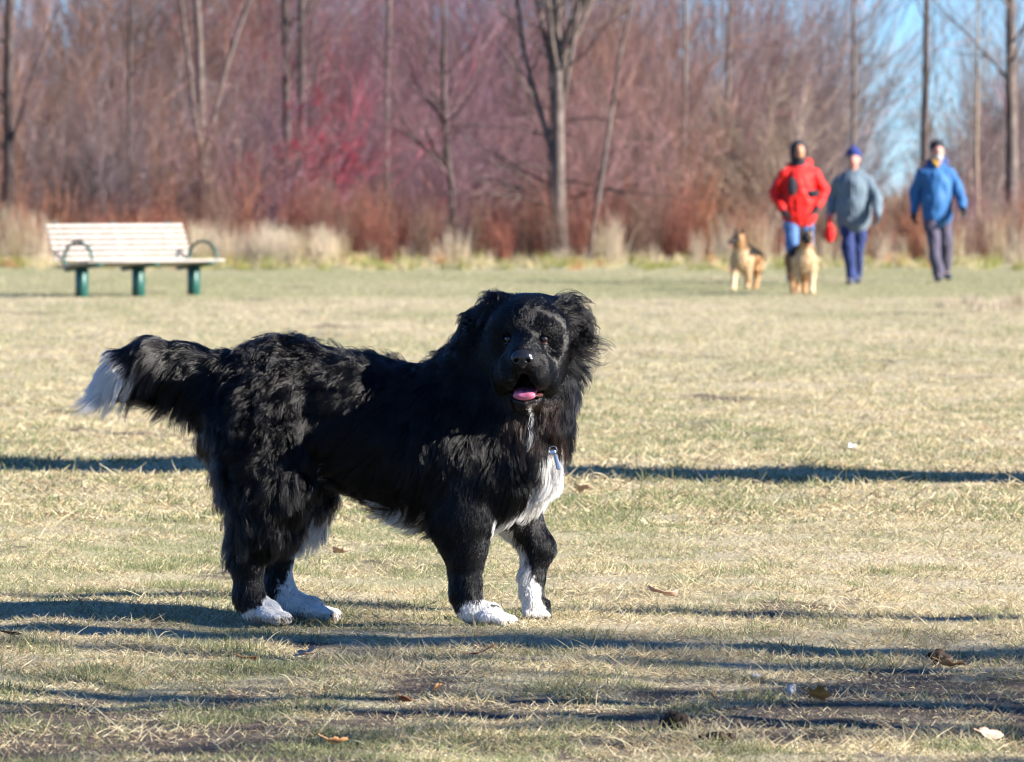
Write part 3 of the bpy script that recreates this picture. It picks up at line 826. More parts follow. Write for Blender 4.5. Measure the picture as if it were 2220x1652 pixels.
# the walker in blue, alone at the right
dC = 72.5; xC, yC = at(2031, dC)
Cc = person("person", (xC, yC, 0), .14, 1.0,
           [(-.09, (-.07, -.13, .51), (-.03, -.22, .09)), (.09, (.12, .03, .49), (.16, .24, .13))],
           [((-.20, .01, 1.41), (-.265, .11, 1.14), (-.285, .06, .90)), ((.20, .01, 1.41), (.275, -.04, 1.14), (.295, -.20, .95))],
           dict(skin=M_SKIN2, jacket=cloth("bright_blue_jacket", (.016, .085, .23), (.022, .11, .28), .6), trousers=cloth("plum_grey_trousers", (.050, .046, .072), (.075, .066, .10)), shoes=cloth("grey_shoe", (.05, .055, .07)), eye=M_EYEP, seed=81, gloves=M_DARK, hem=.86),
           "bearded person in a bright blue jacket and dark trousers, walking apart from the others", 1.08)
piece("knit_hat", [EL((0, .012, 1.705), (.096, .112, .115), .02)], Cc, M_DARK, .009, [EL((0, -.10, 1.63), (.10, .11, .085), .01)])
piece("beard", [EL((0, -.072, 1.575), (.058, .045, .055), .012)], Cc, pmat("white_beard", (.34, .31, .29), .85), .008)
piece("hood", [RC((-.06, .09, 1.50), .075, (.09, .09, 1.52), .08, .04)], Cc, cloth("blue_hood", (.03, .05, .16)), .01)
piece("scarf", [RC((-.07, -.075, 1.545), .022, (-.02, -.105, 1.47), .024, .02)], Cc, pmat("yellow_scarf", (.42, .24, .02), .8), .008)

# ------------------------------------------------------------------ the two shepherd dogs
M_SHEP = attr_mat("shepherd_coat", .7, .25); M_SHEPFUR = attr_mat("shepherd_fur", .65, .2)
def shepherd(loc, rz, sc, head_turn, gait, label, seed, dark):
    hc = np.array([0, -.40, .70]); c, s = math.cos(head_turn), math.sin(head_turn)
    R = np.array([[c, -s, 0], [s, c, 0], [0, 0, 1]])
    hp = lambda x, y, z: tuple(hc + R @ np.array([x, y, z]))
    P = [RC((0, -.20, .46), .135, (0, .12, .485), .125, .05), RC((0, .12, .485), .12, (0, .36, .48), .105, .05), RC((0, -.26, .44), .11, (0, -.22, .36), .09, .04),
         RC((0, -.26, .52), .10, tuple(hc + (0, .03, -.02)), .082, .04),
         EL(hp(0, .0, .015), (.078, .085, .068), .02, R), RC(hp(0, -.05, -.005), .05, hp(0, -.175, -.035), .028, .025), RC(hp(0, -.05, -.04), .034, hp(0, -.15, -.068), .018, .012),
         RC(hp(-.052, .025, .065), .030, hp(-.068, .02, .165), .007, .01), RC(hp(.052, .025, .065), .030, hp(.068, .02, .165), .007, .01)]
    for sx, a in ((-1, gait[0]), (1, gait[1])):
        P += chain([(sx * .085, -.22, .42, .075), (sx * .088, -.24 + a * .3, .24, .040), (sx * .08, -.25 + a * .8, .10 + max(0, a) * .2, .027), (sx * .075, -.26 + a, .045 + max(0, a) * .25, .033), (sx * .075, -.31 + a, .03 + max(0, a) * .18, .03)], .02)
    for sx, a in ((-1, gait[2]), (1, gait[3])):
        P += chain([(sx * .08, .34, .44, .10), (sx * .09, .30 + a * .4, .29, .065), (sx * .088, .42 + a * .8, .17, .038), (sx * .085, .40 + a, .05, .033), (sx * .085, .35 + a, .03, .03)], .02)
    P += chain([(0, .42, .50, .05), (0, .54, .40, .05), (.02, .62, .27, .05), (.03, .68, .2, .02)], .02)
    V, Q = skin(P, .011); N = vnormals(V, Q)
    x, y, z = V.T; nz = Waves(seed, 7)(V) * .03
    q = (V - hc) @ R
    tan = np.array([.42, .24, .115]); cream = np.array([.64, .47, .29]); blk = np.array([.016, .013, .012])
    C = np.tile(tan, (len(V), 1))
    C = np.where(((y < -.18) & (z < .58) & (x * 1.0 > -.5))[:, None], cream, C)
    saddle = (z > .47 + nz) & (y > -.12 + nz) | (y > .5)
    C = np.where(saddle[:, None], blk, C)
    collarb = (np.abs(x) > .085) & (z > .48) & (y < -.1) & (y > -.3); C = np.where(collarb[:, None], blk * 2, C)
    inh = (z > .55) & (y < -.22)
    C = np.where((inh & (q[:, 1] > .03))[:, None], tan * dark, C)
    muz = inh & (q[:, 1] < -.045) | (inh & (q[:, 2] > .075)) | (inh & (np.abs(q[:, 0]) < .035) & (q[:, 2] > .0))
    C = np.where(muz[:, None], blk * 2 if dark < .8 else np.array([.06, .035, .025]), C)
    o = link("dog", fast_mesh("dog", V, Q), None, M_SHEP); color_attr(o.data, C)
    o.location = loc; o.rotation_euler = (0, 0, rz); o.scale = (sc, sc, sc)
    tag(o, label, "dog", "shepherd dogs with the walkers")
    n = len(V)
    Lf = np.where(inh, .022, .048) * (1 + .5 * (y > .4)); Lf = np.where(z < .25, .02, Lf)
    fl = np.tile(np.array([0, .8, -.6]), (n, 1)); fl[z < .3] = (0, .15, -1)
    fur("fur", V, Q, N, Lf, fl, np.full(n, .3), np.ones(n), C, 26000, o, M_SHEPFUR, seed=seed, wave=.003, rad=(.0016, .0005), K=4)
    for s in (-1, 1):
        piece("eye", [EL(hp(s * .036, -.062, .03), (.011, .010, .009), .003)], o, M_EYEP, .004)
    piece("nose", [EL(hp(0, -.198, -.028), (.017, .012, .014), .004)], o, M_EYEP, .004)
    if dark < .8:
        piece("tongue", [RC(hp(0, -.13, -.052), .014, hp(0, -.165, -.09), .012, .006)], o, pmat("shepherd_tongue", (.6, .2, .2), .4), .005)
    return o
d1 = dist(629); x1, y1 = at(1617, d1)
shepherd((x1, y1 + .2, 0), math.radians(-16), .84, math.radians(-28), (-.10, .14, .10, -.12), "tan and black shepherd dog trotting beside the walkers, head turned aside", 91, .5)
d2 = dist(639); x2, y2 = at(1742, d2)
shepherd((x2, y2 + .25, 0), math.radians(4), .89, math.radians(3), (.14, -.10, -.12, .10), "tan shepherd dog with dark face coming straight on in front of red walker", 95, .6)
# ------------------------------------------------------------------ the bare wood behind the field
def grow(seed, base, H, r0, lean=(0, 0), wob=.10, levels=(), K0=12, fork=None):
    """levels: (children per parent, length ratio, angle lo, angle hi, t lo, t hi, points, upward pull, radius ratio)"""
    r = np.random.default_rng(seed)
    t = np.linspace(0, 1, K0)
    P = np.zeros((1, K0, 3)); P[0, :, 2] = t * H
    P[0, :, 0] = lean[0] * t ** 1.2 * H; P[0, :, 1] = lean[1] * t * H
    for ax in (0, 1):
        P[0, :, ax] += wob * np.cumsum(r.normal(0, .35, K0)) * t
    R = (r0 * (1 - t * .8) ** .9 + r0 * .35 * np.exp(-t * 30))[None]
    out = [(P, R)]; Ls = np.array([H])
    for (m, ratio, a0, a1, t0, t1, K, up, rrat) in levels:
        n = len(P); par = np.repeat(np.arange(n), m); N = len(par)
        tt = r.uniform(t0, t1, N) if not (t1 - t0 < 1e-6) else np.full(N, t0)
        Kp = P.shape[1]; f = tt * (Kp - 1); i = np.minimum(f.astype(int), Kp - 2); w = (f - i)[:, None]
        S = P[par, i] * (1 - w) + P[par, i + 1] * w
        Tn = unit(P[par, i + 1] - P[par, i])
        Rp = R[par, i] * (1 - w[:, 0]) + R[par, i + 1] * w[:, 0]
        az = r.uniform(0, 2 * np.pi, N); ang = r.uniform(a0, a1, N)
        ref = unit(r.normal(size=(N, 3))); A = unit(np.cross(Tn, ref)); B = np.cross(Tn, A)
        D = Tn * np.cos(ang)[:, None] + (A * np.cos(az)[:, None] + B * np.sin(az)[:, None]) * np.sin(ang)[:, None]
        L = Ls[par] * ratio * r.uniform(.6, 1.2, N) * (1.15 - .6 * tt)
        Pc = np.zeros((N, K, 3)); Pc[:, 0] = S
        for k in range(1, K):
            D = unit(D + np.array([0, 0, up]) / K + r.normal(0, .12, (N, 3)))
            Pc[:, k] = Pc[:, k - 1] + D * (L / (K - 1))[:, None]
        rc = np.maximum(Rp * rrat, .0022)
        Rc = rc[:, None] * (1 - .72 * np.linspace(0, 1, K))[None]
        P, R, Ls = Pc, Rc, L
        out.append((P, R))
    for q in out: q[0][:] += np.array(base)
    return out

M_BARK = {}
def bark(name, c, c2):
    if name not in M_BARK: M_BARK[name] = pmat(name, c, .9, c2, 5, .15, .8, 18)
    return M_BARK[name]

def tree(name, label, levels_out, split, barkm, twigm, cat="tree", min_r=0.0, group="bare trees along the edge of the wood"):
    o = empty(name, tuple(levels_out[0][0][0, 0]))
    tag(o, label, cat, group)
    off = np.array(o.location)
    tr = [tubes(P - off, R, 8 if i == 0 else 5) for i, (P, R) in enumerate(levels_out[:split])]
    v, f = join_vf(tr); link("trunk", fast_mesh("trunk", v, f), o, barkm)
    tw = [tubes(P - off, np.maximum(R, min_r), 3) for P, R in levels_out[split:]]
    v, f = join_vf(tw); link("crown", fast_mesh("crown", v, f), o, twigm)
    return o

BK_DARK = bark("bark_dark", (.045, .034, .033), (.09, .07, .064))
BK_GREY = bark("bark_grey", (.08, .062, .056), (.15, .12, .108))
BK_TAN = bark("bark_tan", (.20, .145, .10), (.28, .21, .15))
TW_GREY = bark("twig_grey", (.13, .097, .09), (.20, .155, .14))
TW_MAUVE = bark("twig_mauve", (.14, .078, .085), (.19, .11, .11))
TW_RUST = bark("twig_rust", (.18, .085, .055), (.24, .13, .088))
TW_BEIGE = bark("twig_beige", (.27, .205, .155), (.35, .27, .21))
TW_RED = bark("twig_crimson", (.29, .04, .06), (.36, .075, .09))

def base_at(px, d): x, y = at(px, d); return (x, y, -.03)
d2r = math.radians
TALL = lambda m=(16, 7, 6), up=.35: [(m[0], .30, d2r(25), d2r(60), .14, .98, 6, up, .30), (m[1] + 3, .42, d2r(20), d2r(55), .15, 1, 4, up, .5), (m[2], .5, d2r(15), d2r(50), .2, 1, 3, up, .6)]

tree("tree", "tall dark straight trunk at the far left edge of the wood", grow(1, base_at(18, 98), 10, .115, (.004, 0), levels=TALL((26, 8, 6))), 2, BK_DARK, TW_MAUVE)
tree("tree", "slim dark sapling rising behind the white bench", grow(2, base_at(283, 104), 8, .05, (.003, 0), levels=TALL()), 2, BK_DARK, TW_RUST)
tree("tree", "dark twin-stemmed trunk just beyond the bench's farther end", grow(3, base_at(440, 106), 9, .10, (-.012, 0), levels=[(2, .75, d2r(3), d2r(8), .12, .2, 8, .3, .7)] + TALL((14, 7, 6))), 2, BK_GREY, TW_MAUVE)
tree("tree", "dark upright trunk directly behind the crimson shrub, nearer the bench", grow(4, base_at(622, 110), 10, .095, (-.006, 0), levels=TALL((20, 8, 6))), 2, BK_DARK, TW_MAUVE)
tree("tree", "dark upright trunk behind the crimson shrub, farther from the bench", grow(5, base_at(655, 112), 11, .10, (.002, 0), levels=TALL((20, 8, 6))), 2, BK_DARK, TW_MAUVE)
tree("tree", "slim mauve tree between the crimson shrub and the forked tree", grow(6, base_at(838, 114), 9, .07, (.0, 0), levels=TALL((18, 8, 6))), 2, BK_GREY, TW_MAUVE)
tree("tree", "short crooked dark tree left of the large forked tree", grow(8, base_at(985, 101), 4.6, .09, (-.01, 0), .10, levels=[(14, .5, d2r(40), d2r(80), .25, .98, 7, .4, .5), (8, .45, d2r(25), d2r(60), .15, 1, 5, .4, .5), (7, .5, d2r(20), d2r(55), .2, 1, 3, .3, .6)]), 2, BK_DARK, TW_MAUVE)
# the big forked tree in mid picture
mt = grow(9, base_at(1212, 95.5), 9.0, .125, (-.006, 0), .05,
          levels=[(10, .60, d2r(9), d2r(26), .13, .40, 9, .55, .5), (12, .34, d2r(25), d2r(60), .15, 1, 6, .4, .45), (7, .45, d2r(20), d2r(55), .2, 1, 4, .3, .55), (4, .5, d2r(20), d2r(50), .2, 1, 3, .2, .6)])
tree("tree", "large bare tree with dark trunk forking into many upright limbs, mid wood edge", mt, 3, BK_GREY, TW_GREY)
tree("tree", "low spreading side limbs tree close beside the big forked trunk", grow(10, base_at(1196, 97.5), 3.4, .08, (.0, 0), .06, levels=[(18, .75, d2r(60), d2r(95), .16, .95, 8, .1, .5), (8, .42, d2r(25), d2r(60), .15, 1, 5, .3, .5), (5, .45, d2r(20), d2r(55), .2, 1, 3, .2, .6)]), 2, BK_DARK, TW_GREY)
tree("tree", "slim sapling leaning over beside the large forked tree", grow(11, base_at(1278, 96), 7.5, .045, (.15, 0), .3, levels=[(10, .28, d2r(15), d2r(45), .25, .98, 6, .4, .45), (8, .42, d2r(20), d2r(50), .15, 1, 4, .3, .5), (5, .5, d2r(20), d2r(55), .2, 1, 3, .3, .6)]), 2, BK_GREY, TW_RUST)
tree("tree", "thin rust-brown tree between the forked tree and the walkers", grow(12, base_at(1475, 109), 8, .06, (.012, 0), levels=TALL((20, 9, 6))), 2, BK_GREY, TW_RUST)
tree("tree", "slender grey tree behind the fan-shaped beige tree", grow(13, base_at(1580, 113), 9, .06, (-.01, 0), levels=TALL((16, 7, 5))), 2, BK_GREY, TW_MAUVE)
# beige tree: many stems fanning out of one base behind the walkers
fan = grow(14, base_at(1690, 101), .35, .15, levels=[(26, 11.5, d2r(8), d2r(50), .5, .95, 10, .35, .26), (10, .36, d2r(14), d2r(42), .18, 1, 5, .4, .5), (8, .45, d2r(15), d2r(45), .15, 1, 4, .3, .5), (3, .5, d2r(15), d2r(45), .2, 1, 3, .2, .6)], K0=4)
tree("tree", "beige bare tree fanning out from many stems behind the red and grey walkers", fan, 2, BK_TAN, TW_BEIGE, min_r=.0035)
tree("tree", "thin sparse tree against the sky gap above the grey walker", grow(15, base_at(1850, 122), 9, .06, (.01, 0), levels=TALL((10, 5, 4))), 2, BK_GREY, TW_GREY)
tree("tree", "dark trunk with ascending branches rising directly behind the blue walker", grow(16, base_at(2003, 106), 9.5, .085, (-.006, 0), levels=TALL((16, 6, 5))), 2, BK_DARK, TW_GREY)
tree("tree", "stout grey trunk at the far right edge of the wood", grow(17, base_at(2192, 100), 10, .12, (.0, 0), .06, levels=TALL((18, 7, 5))), 2, BK_GREY, TW_GREY)
tree("tree", "very thin pale stem right of the blue walker", grow(18, base_at(2120, 103), 7, .035, (-.01, 0), levels=TALL((10, 6, 4))), 2, BK_TAN, TW_BEIGE)
# shrubs
redsh = grow(19, base_at(665, 101), .5, .12, levels=[(9, 5.2, d2r(8), d2r(50), .5, .95, 9, .25, .4), (9, .45, d2r(25), d2r(65), .35, 1, 6, .15, .5), (10, .45, d2r(20), d2r(60), .3, 1, 4, .1, .5), (5, .5, d2r(20), d2r(60), .2, 1, 3, .05, .6)], K0=4)
tree("shrub", "crimson-twigged spreading shrub between the bench and the forked tree", redsh, 3, BK_GREY, TW_RED, "shrub", .004, "shrubs along the wood edge")
tree("shrub", "grey many-stemmed shrub behind the nearer end of the bench", grow(20, base_at(140, 99), .4, .10, levels=[(14, 7.5, d2r(6), d2r(38), .5, .95, 8, .3, .28), (9, .4, d2r(20), d2r(50), .2, 1, 5, .3, .5), (7, .5, d2r(20), d2r(50), .2, 1, 3, .2, .6)], K0=4), 2, BK_GREY, TW_GREY, "shrub", .003, "shrubs along the wood edge")
tree("shrub", "tan shrub with shoots raking sideways above the bench's farther end", grow(21, base_at(400, 101), .4, .10, (.3, 0), levels=[(16, 9.5, d2r(10), d2r(45), .5, .95, 8, .25, .25), (9, .4, d2r(15), d2r(45), .2, 1, 5, .3, .5), (7, .5, d2r(15), d2r(45), .2, 1, 3, .2, .6)], K0=4), 2, BK_TAN, TW_RUST, "shrub", .003, "shrubs along the wood edge")

# ---- brushwood: the tangle behind, one mass
def shoots(seed, bx, by, bz, H, spread, m, K, rad, C, droop=0.0):
    """m shoots from every base point; H, spread (n,), C (n,3)"""
    r = np.random.default_rng(seed)
    n = len(bx); par = np.repeat(np.arange(n), m); N = len(par)
    az = r.uniform(0, 2 * np.pi, N); a = np.abs(r.normal(0, 1, N)) * spread[par]
    D = np.stack([np.sin(a) * np.cos(az), np.sin(a) * np.sin(az), np.cos(a)], -1)
    if len(bx) > 60 and spread[0] > .3: D = unit(D + np.array([1., 0, 0]) * (.18 + .3 * Waves(seed, .12)(np.stack([bx, by, bx * 0], -1))[par])[:, None])
    L = H[par] * r.uniform(.55, 1.1, N)
    P = np.zeros((N, K, 3)); P[:, 0] = np.stack([bx[par] + r.normal(0, .06, N), by[par] + r.normal(0, .06, N), bz[par]], -1)
    for k in range(1, K):
        D = unit(D + r.normal(0, .1, (N, 3)) + np.array([0, 0, .1 - droop]))
        P[:, k] = P[:, k - 1] + D * (L / (K - 1))[:, None]
    R = rad * r.uniform(.6, 1.4, N)[:, None] * np.linspace(1, .35, K)[None]
    return P, R, C[par] * r.lognormal(0, .3, (N, 1)), L

def twigs(seed, P, C, L, m, ratio, K, rad, a0=.3, a1=.9):
    r = np.random.default_rng(seed)
    n, Kp = P.shape[:2]; par = np.repeat(np.arange(n), m); N = len(par)
    tt = r.uniform(.2, 1, N); f = tt * (Kp - 1); i = np.minimum(f.astype(int), Kp - 2); w = (f - i)[:, None]
    S = P[par, i] * (1 - w) + P[par, i + 1] * w; Tn = unit(P[par, i + 1] - P[par, i])
    D = unit(Tn + unit(r.normal(size=(N, 3))) * np.tan(r.uniform(a0, a1, N))[:, None])
    l2 = L[par] * ratio * r.uniform(.5, 1.2, N)
    Q = np.zeros((N, K, 3)); Q[:, 0] = S
    for k in range(1, K):
        D = unit(D + r.normal(0, .15, (N, 3)) + np.array([0, 0, .12])); Q[:, k] = Q[:, k - 1] + D * (l2 / (K - 1))[:, None]
    R = rad * r.uniform(.6, 1.3, N)[:, None] * np.linspace(1, .4, K)[None]
    return Q, R, C[par] * r.lognormal(.05, .35, (N, 1)), l2

M_BRUSH = attr_mat("brush_twig", .85, .15)
def mass(name, sets, label, cat):
    parts, cols = [], []
    for P, R, C in sets:
        v, f = tubes(P, R, 3); parts.append((v, f)); cols.append(np.repeat(C, P.shape[1] * 3, axis=0))
    v, f = join_vf(parts)
    me = fast_mesh(name, v, f); color_attr(me, np.concatenate(cols))
    o = link(name, me, None, M_BRUSH); tag(o, label, cat, None, "stuff"); return o

def hue(px, d, r):                       # what grows where along the wood edge
    P = np.stack([px / 300.0, d / 12.0, np.zeros_like(px)], -1)
    w1 = Waves(41, .7)(P); w2 = Waves(42, 1.3)(P)
    mauve = np.array([.235, .135, .152]); grey = np.array([.215, .165, .16]); rust = np.array([.265, .145, .10]); beige = np.array([.31, .235, .19]); plum = np.array([.19, .10, .135]); red = np.array([.33, .075, .10])
    C = np.empty((len(px), 3)); C[:] = grey
    def put(m, c): C[m] = c
    put((px < 560) & (w1 > -.1), rust); put((px < 560) & (w1 <= -.1), grey); put((px < 560) & (w2 > .9), mauve)
    m = (px >= 560) & (px < 1130); put(m, mauve); put(m & (w1 > .6), plum); put(m & (w2 < -1.5), red)
    m = (px >= 1130) & (px < 1620); put(m, mauve * .6 + rust * .4); put(m & (w1 > .4), rust); put(m & (w2 > .8), grey)
    m = px >= 1620; put(m, grey); put(m & (w1 > .5), beige); put(m & (w2 > 1.), mauve)
    return C * .74 * r.uniform(.8, 1.2, (len(px), 1))

def brush_layer(seed, n, d0, d1, zlo, zhi, m, spread, rad, keep=None):
    r = np.random.default_rng(seed)
    px = r.uniform(-260, 2480, n); d = r.uniform(d0, d1, n)
    # open sky towards the right of the picture
    gap = np.exp(-((px - 1925) / 110) ** 2) * .82 + np.exp(-((px - 1800) / 60) ** 2) * .15 + np.exp(-((px - 2100) / 70) ** 2) * .2 + np.exp(-((px - 1320) / 45) ** 2) * .22 + np.exp(-((px - 1085) / 45) ** 2) * .18
    gap = gap + .24 * np.clip((px - 1500) / 300, 0, 1)
    H = r.uniform(zlo, zhi, n) * d / 105.0 * (1 - np.clip(gap, 0, .84))
    x, y = (px - 1110) / FPX * d, CAM_Y + d
    return shoots(seed + 1, x, y, np.full(n, -.03), H, np.full(n, spread), m, 5, rad, hue(px, d, r))

P, R, C, L = brush_layer(201, 230, 103, 124, 2.0, 4.4, 12, .50, .009)
Q1, R1, C1, L1 = twigs(203, P, C, L, 9, .30, 3, .0055)
mass("brushwood", [(P, R, C), (Q1, R1, C1)], "tangle of mauve and rust bare brush filling the wood edge", "brushwood")
P, R, C, L = brush_layer(211, 430, 122, 165, 3.8, 8.0, 11, .36, .012)
Q1, R1, C1, L1 = twigs(213, P, C, L, 11, .27, 3, .008)
mass("brushwood", [(P, R, C), (Q1, R1, C1)], "taller dim brush and saplings deep in the wood behind", "brushwood")

P, R, C, L = brush_layer(221, 120, 97, 103, 1.4, 4.6, 9, .48, .006)
Q1, R1, C1, L1 = twigs(223, P, C * 1.5, L, 12, .28, 3, .0042)
mass("brushwood", [(P, R, C), (Q1, R1, C1)], "fine pale twigs of young brush in front of the dark trunks", "brushwood")

# rust-red stems under the wood
r = np.random.default_rng(301); n = 420
px = r.uniform(-260, 2480, n); d = r.uniform(92.5, 106, n)
Pn = np.stack([px / 200, d / 6, np.zeros(n)], -1)
Hh = r.uniform(.55, 1.2, n) * (1 + .25 * Waves(305, .8)(Pn)).clip(.5, 1.4)
cu = np.where((Waves(306, .6)(Pn) > .1)[:, None], np.array([.27, .12, .072]), np.array([.22, .09, .066]))
cu = np.where((Waves(307, .9)(Pn) > .9)[:, None], np.array([.18, .115, .085]), cu) * r.uniform(.8, 1.2, (n, 1))
x, y = (px - 1110) / FPX * d, CAM_Y + d
P, R, C, L = shoots(302, x, y, np.full(n, -.02), Hh, np.full(n, .17), 34, 4, .0055, cu)
Q1, R1, C1, L1 = twigs(303, P, C, L, 2, .35, 3, .004)
mass("undergrowth", [(P, R, C), (Q1, R1, C1)], "rust-red stems of low undergrowth along the wood edge", "undergrowth")

# pale tall dry grass at the foot of the wood
def dry_clumps(seed, spec, name, label):
    r = np.random.default_rng(seed); B = []
    for (p0, p1, d0, d1, n, h0, h1) in spec:
        B.append(np.stack([r.uniform(p0, p1, n), r.uniform(d0, d1, n), r.uniform(h0, h1, n)], -1))
    B = np.concatenate(B); px, d, h = B.T
    cc = np.where((r.random(len(px)) < .25)[:, None], np.array([.34, .27, .15]), np.array([.50, .41, .30])) * r.uniform(.8, 1.15, (len(px), 1))
    x, y = (px - 1110) / FPX * d, CAM_Y + d
    P, R, C, L = shoots(seed + 1, x, y, np.full(len(px), -.01), h, np.full(len(px), .22), 26, 4, .0045, cc, .05)
    mass(name, [(P, R, C)], label, "dry grass")
dry_clumps(401, [(415, 745, 90, 95, 120, .45, .72), (560, 640, 89, 91, 20, .4, .62)], "dry_grass", "bank of tall pale dry grass just past the white bench")
dry_clumps(411, [(-260, 105, 90, 96, 110, .5, 1.0)], "dry_grass", "tall pale dry grass at the near end of the white bench")
dry_clumps(421, [(745, 1480, 91, 96, 34, .14, .42), (960, 1010, 91, 93, 6, .4, .65), (1290, 1340, 91, 93, 9, .5, .9), (1480, 1900, 91, 97, 26, .2, .6), (1540, 1680, 92, 95, 12, .5, 1.0)], "dry_grass", "sparse pale dry grass at the foot of the forked tree and fan tree")
dry_clumps(431, [(1900, 2480, 91, 97, 40, .2, .6), (2080, 2480, 92, 96, 22, .5, 1.05)], "dry_grass", "pale dry grass behind the blue walker")
dry_clumps(441, [(2040, 2480, 53, 58, 26, .08, .16), (2100, 2480, 54, 57, 16, .12, .2)], "dry_grass", "low pale grass tussocks in the field before the blue walker")

# yellow-green fringe of rough turf where the mown field ends
r = np.random.default_rng(501); n = 420
px = r.uniform(-260, 2480, n); d = r.uniform(83, 93, n)
cc = np.where((r.random(n) < .5)[:, None], np.array([.26, .26, .08]), np.array([.50, .42, .24])) * r.uniform(.8, 1.2, (n, 1))
cc = np.where((r.random(n) < .07)[:, None], np.array([.50, .26, .12]), cc)
P, R, C, L = shoots(502, (px - 1110) / FPX * d, CAM_Y + d, np.full(n, -.01), r.uniform(.08, .26, n), np.full(n, .5), 24, 3, .006, cc, .1)
mass("rough_grass", [(P, R, C)], "yellow-green fringe of rough grass where the mown field ends", "grass")

# ---- trees beside the field, out of the picture, whose shadows fall across it
def shade_tree(px, py, s, H, r0, lev, seed, label, lo=2):
    d = dist(py); x, y = at(px, d)
    x += math.cos(SUN_AZ) * s; y -= math.sin(SUN_AZ) * s
    tree("tree", label, grow(seed, (x, y, -.05), H, r0, wob=.35, levels=lev), lo, BK_GREY, TW_GREY, group="bare trees beside the field")
HI = [(16, .34, d2r(30), d2r(60), .55, .98, 6, .3, .42), (7, .42, d2r(20), d2r(55), .15, 1, 4, .3, .5), (5, .5, d2r(15), d2r(50), .2, 1, 3, .3, .6)]
shade_tree(2220, 1042, 9.0, 15, .72, HI, 601, "thick-trunked bare tree beside the field casting the farthest long shadow")
shade_tree(2220, 1428, 8.0, 13, .19, HI, 602, "bare tree beside the field casting the nearest sharp trunk shadow")
shade_tree(2220, 1352, 11.0, 13, .12, HI, 603, "slim bare tree beside the field casting the thin shadow at the dog's feet")
LOW = [(34, .36, d2r(45), d2r(85), .05, .95, 7, .15, .50), (11, .42, d2r(25), d2r(60), .1, 1, 4, .2, .5), (6, .5, d2r(20), d2r(55), .2, 1, 3, .2, .6)]
shade_tree(2220, 1545, 5.5, 7, .08, LOW, 604, "low-branched bare tree beside the field dappling the near grass with shade")
shade_tree(2220, 1462, 8.5, 8, .08, LOW, 605, "second low-branched bare tree beside the field dappling the near grass")
shade_tree(2220, 1610, 7.5, 8, .09, LOW, 607, "third low-branched bare tree beside the field, nearest the camera")
# ------------------------------------------------------------------ small things on the grass
def leaf_mesh(seed, size, lobes):
    r = np.random.default_rng(seed); n = 28
    a = np.linspace(0, 2 * np.pi, n, endpoint=False)
    rad = size * (.62 + .30 * np.abs(np.cos(a * lobes / 2)) ** 1.5 + .05 * r.normal(size=n)) * np.where(lobes < 3, .55 + .45 * np.abs(np.cos(a)), 1)
    ring = np.stack([rad * np.cos(a), rad * np.sin(a), np.zeros(n)], -1)
    mid = ring * .5; V = np.concatenate([np.zeros((1, 3)), mid, ring])
    cu, cv = r.uniform(.5, 2.5, 2) * .02 / max(size, .01)
    V[:, 2] = cu * V[:, 0] ** 2 * 8 + cv * V[:, 1] ** 2 * 8 + Waves(seed, 22)(V) * size * .08
    F = [(0, 1 + i, 1 + (i + 1) % n, 1 + (i + 1) % n) for i in range(n)]
    T = [(0, 1 + i, 1 + (i + 1) % n) for i in range(n)]
    Q = [(1 + i, 1 + n + i, 1 + n + (i + 1) % n, 1 + (i + 1) % n) for i in range(n)]
    for q in Q: T += [(q[0], q[1], q[2]), (q[0], q[2], q[3])]
    me = fast_mesh("fallen_leaf", V, np.array(T))
    v2 = np.array([[[-size * 1.5, 0, .01], [-size * .7, 0, .002], [0, 0, 0.0]]])
    return me, v2

def leaf(px, py, size, rot, lobes, mat, label, seed):
    d = dist(py); x, y = at(px, d)
    size *= .95; me, st = leaf_mesh(seed, size, lobes)
    o = link("fallen_leaf", me, None, mat)
    o.location = (x, y, float(ground_z(np.array([x]), np.array([y]))[0]) + .019); o.rotation_euler = tuple(c * .7 for c in rot[:2]) + (rot[2],)
    v, f = tubes(st, np.full((1, 3), .0012), 5); link("stalk", fast_mesh("stalk", v, f), o, mat)
    md = o.modifiers.new("thickness", 'SOLIDIFY'); md.thickness = .0008
    tag(o, label, "leaf", "fallen leaves on the grass")

LF_OR = pmat("leaf_orange", (.62, .22, .02), .55, (.42, .10, .01), 40, .3)
LF_TAN = pmat("leaf_tan", (.55, .30, .14), .65, (.42, .22, .10), 40, .3)
LF_PINK = pmat("leaf_faded", (.48, .33, .26), .7, (.38, .25, .19), 40, .3)
LF_BRN = pmat("leaf_brown", (.26, .11, .05), .7, (.17, .08, .04), 40, .3)
leaf(1776, 1537, .032, (.75, .3, .3), 5, LF_OR, "bright orange curled leaf in front of the dog's raised paw side", 1)
leaf(1553, 1536, .032, (1.1, .3, 1.3), 2, LF_TAN, "upright tan pointed leaf beside the bright orange leaf", 2)
leaf(2066, 1462, .034, (-.5, .2, .2), 2, LF_TAN, "tan leaf beside the dark soil clod", 3)
leaf(1048, 1441, .038, (-.35, -.3, .5), 2, LF_BRN, "brown leaf on the near shadow line below the front paws", 4)
leaf(945, 1521, .028, (-.5, .2, 1.9), 2, LF_TAN, "small tan leaf in the worn grass below the belly", 5)
leaf(738, 1212, .034, (-.6, .1, .1), 5, LF_PINK, "pale orange leaf in the sunny grass under the dog's belly", 6)
leaf(665, 1424, .040, (-.5, .2, 2.1), 5, LF_PINK, "faded pinkish leaf below the rear paws", 7)
leaf(2150, 1611, .030, (.9, .2, .4), 2, LF_PINK, "faded leaf at the lower right corner of the picture", 8)
leaf(1440, 1310, .046, (-.3, .2, .2), 2, LF_PINK, "faded long leaf to the right of the front paws", 9)
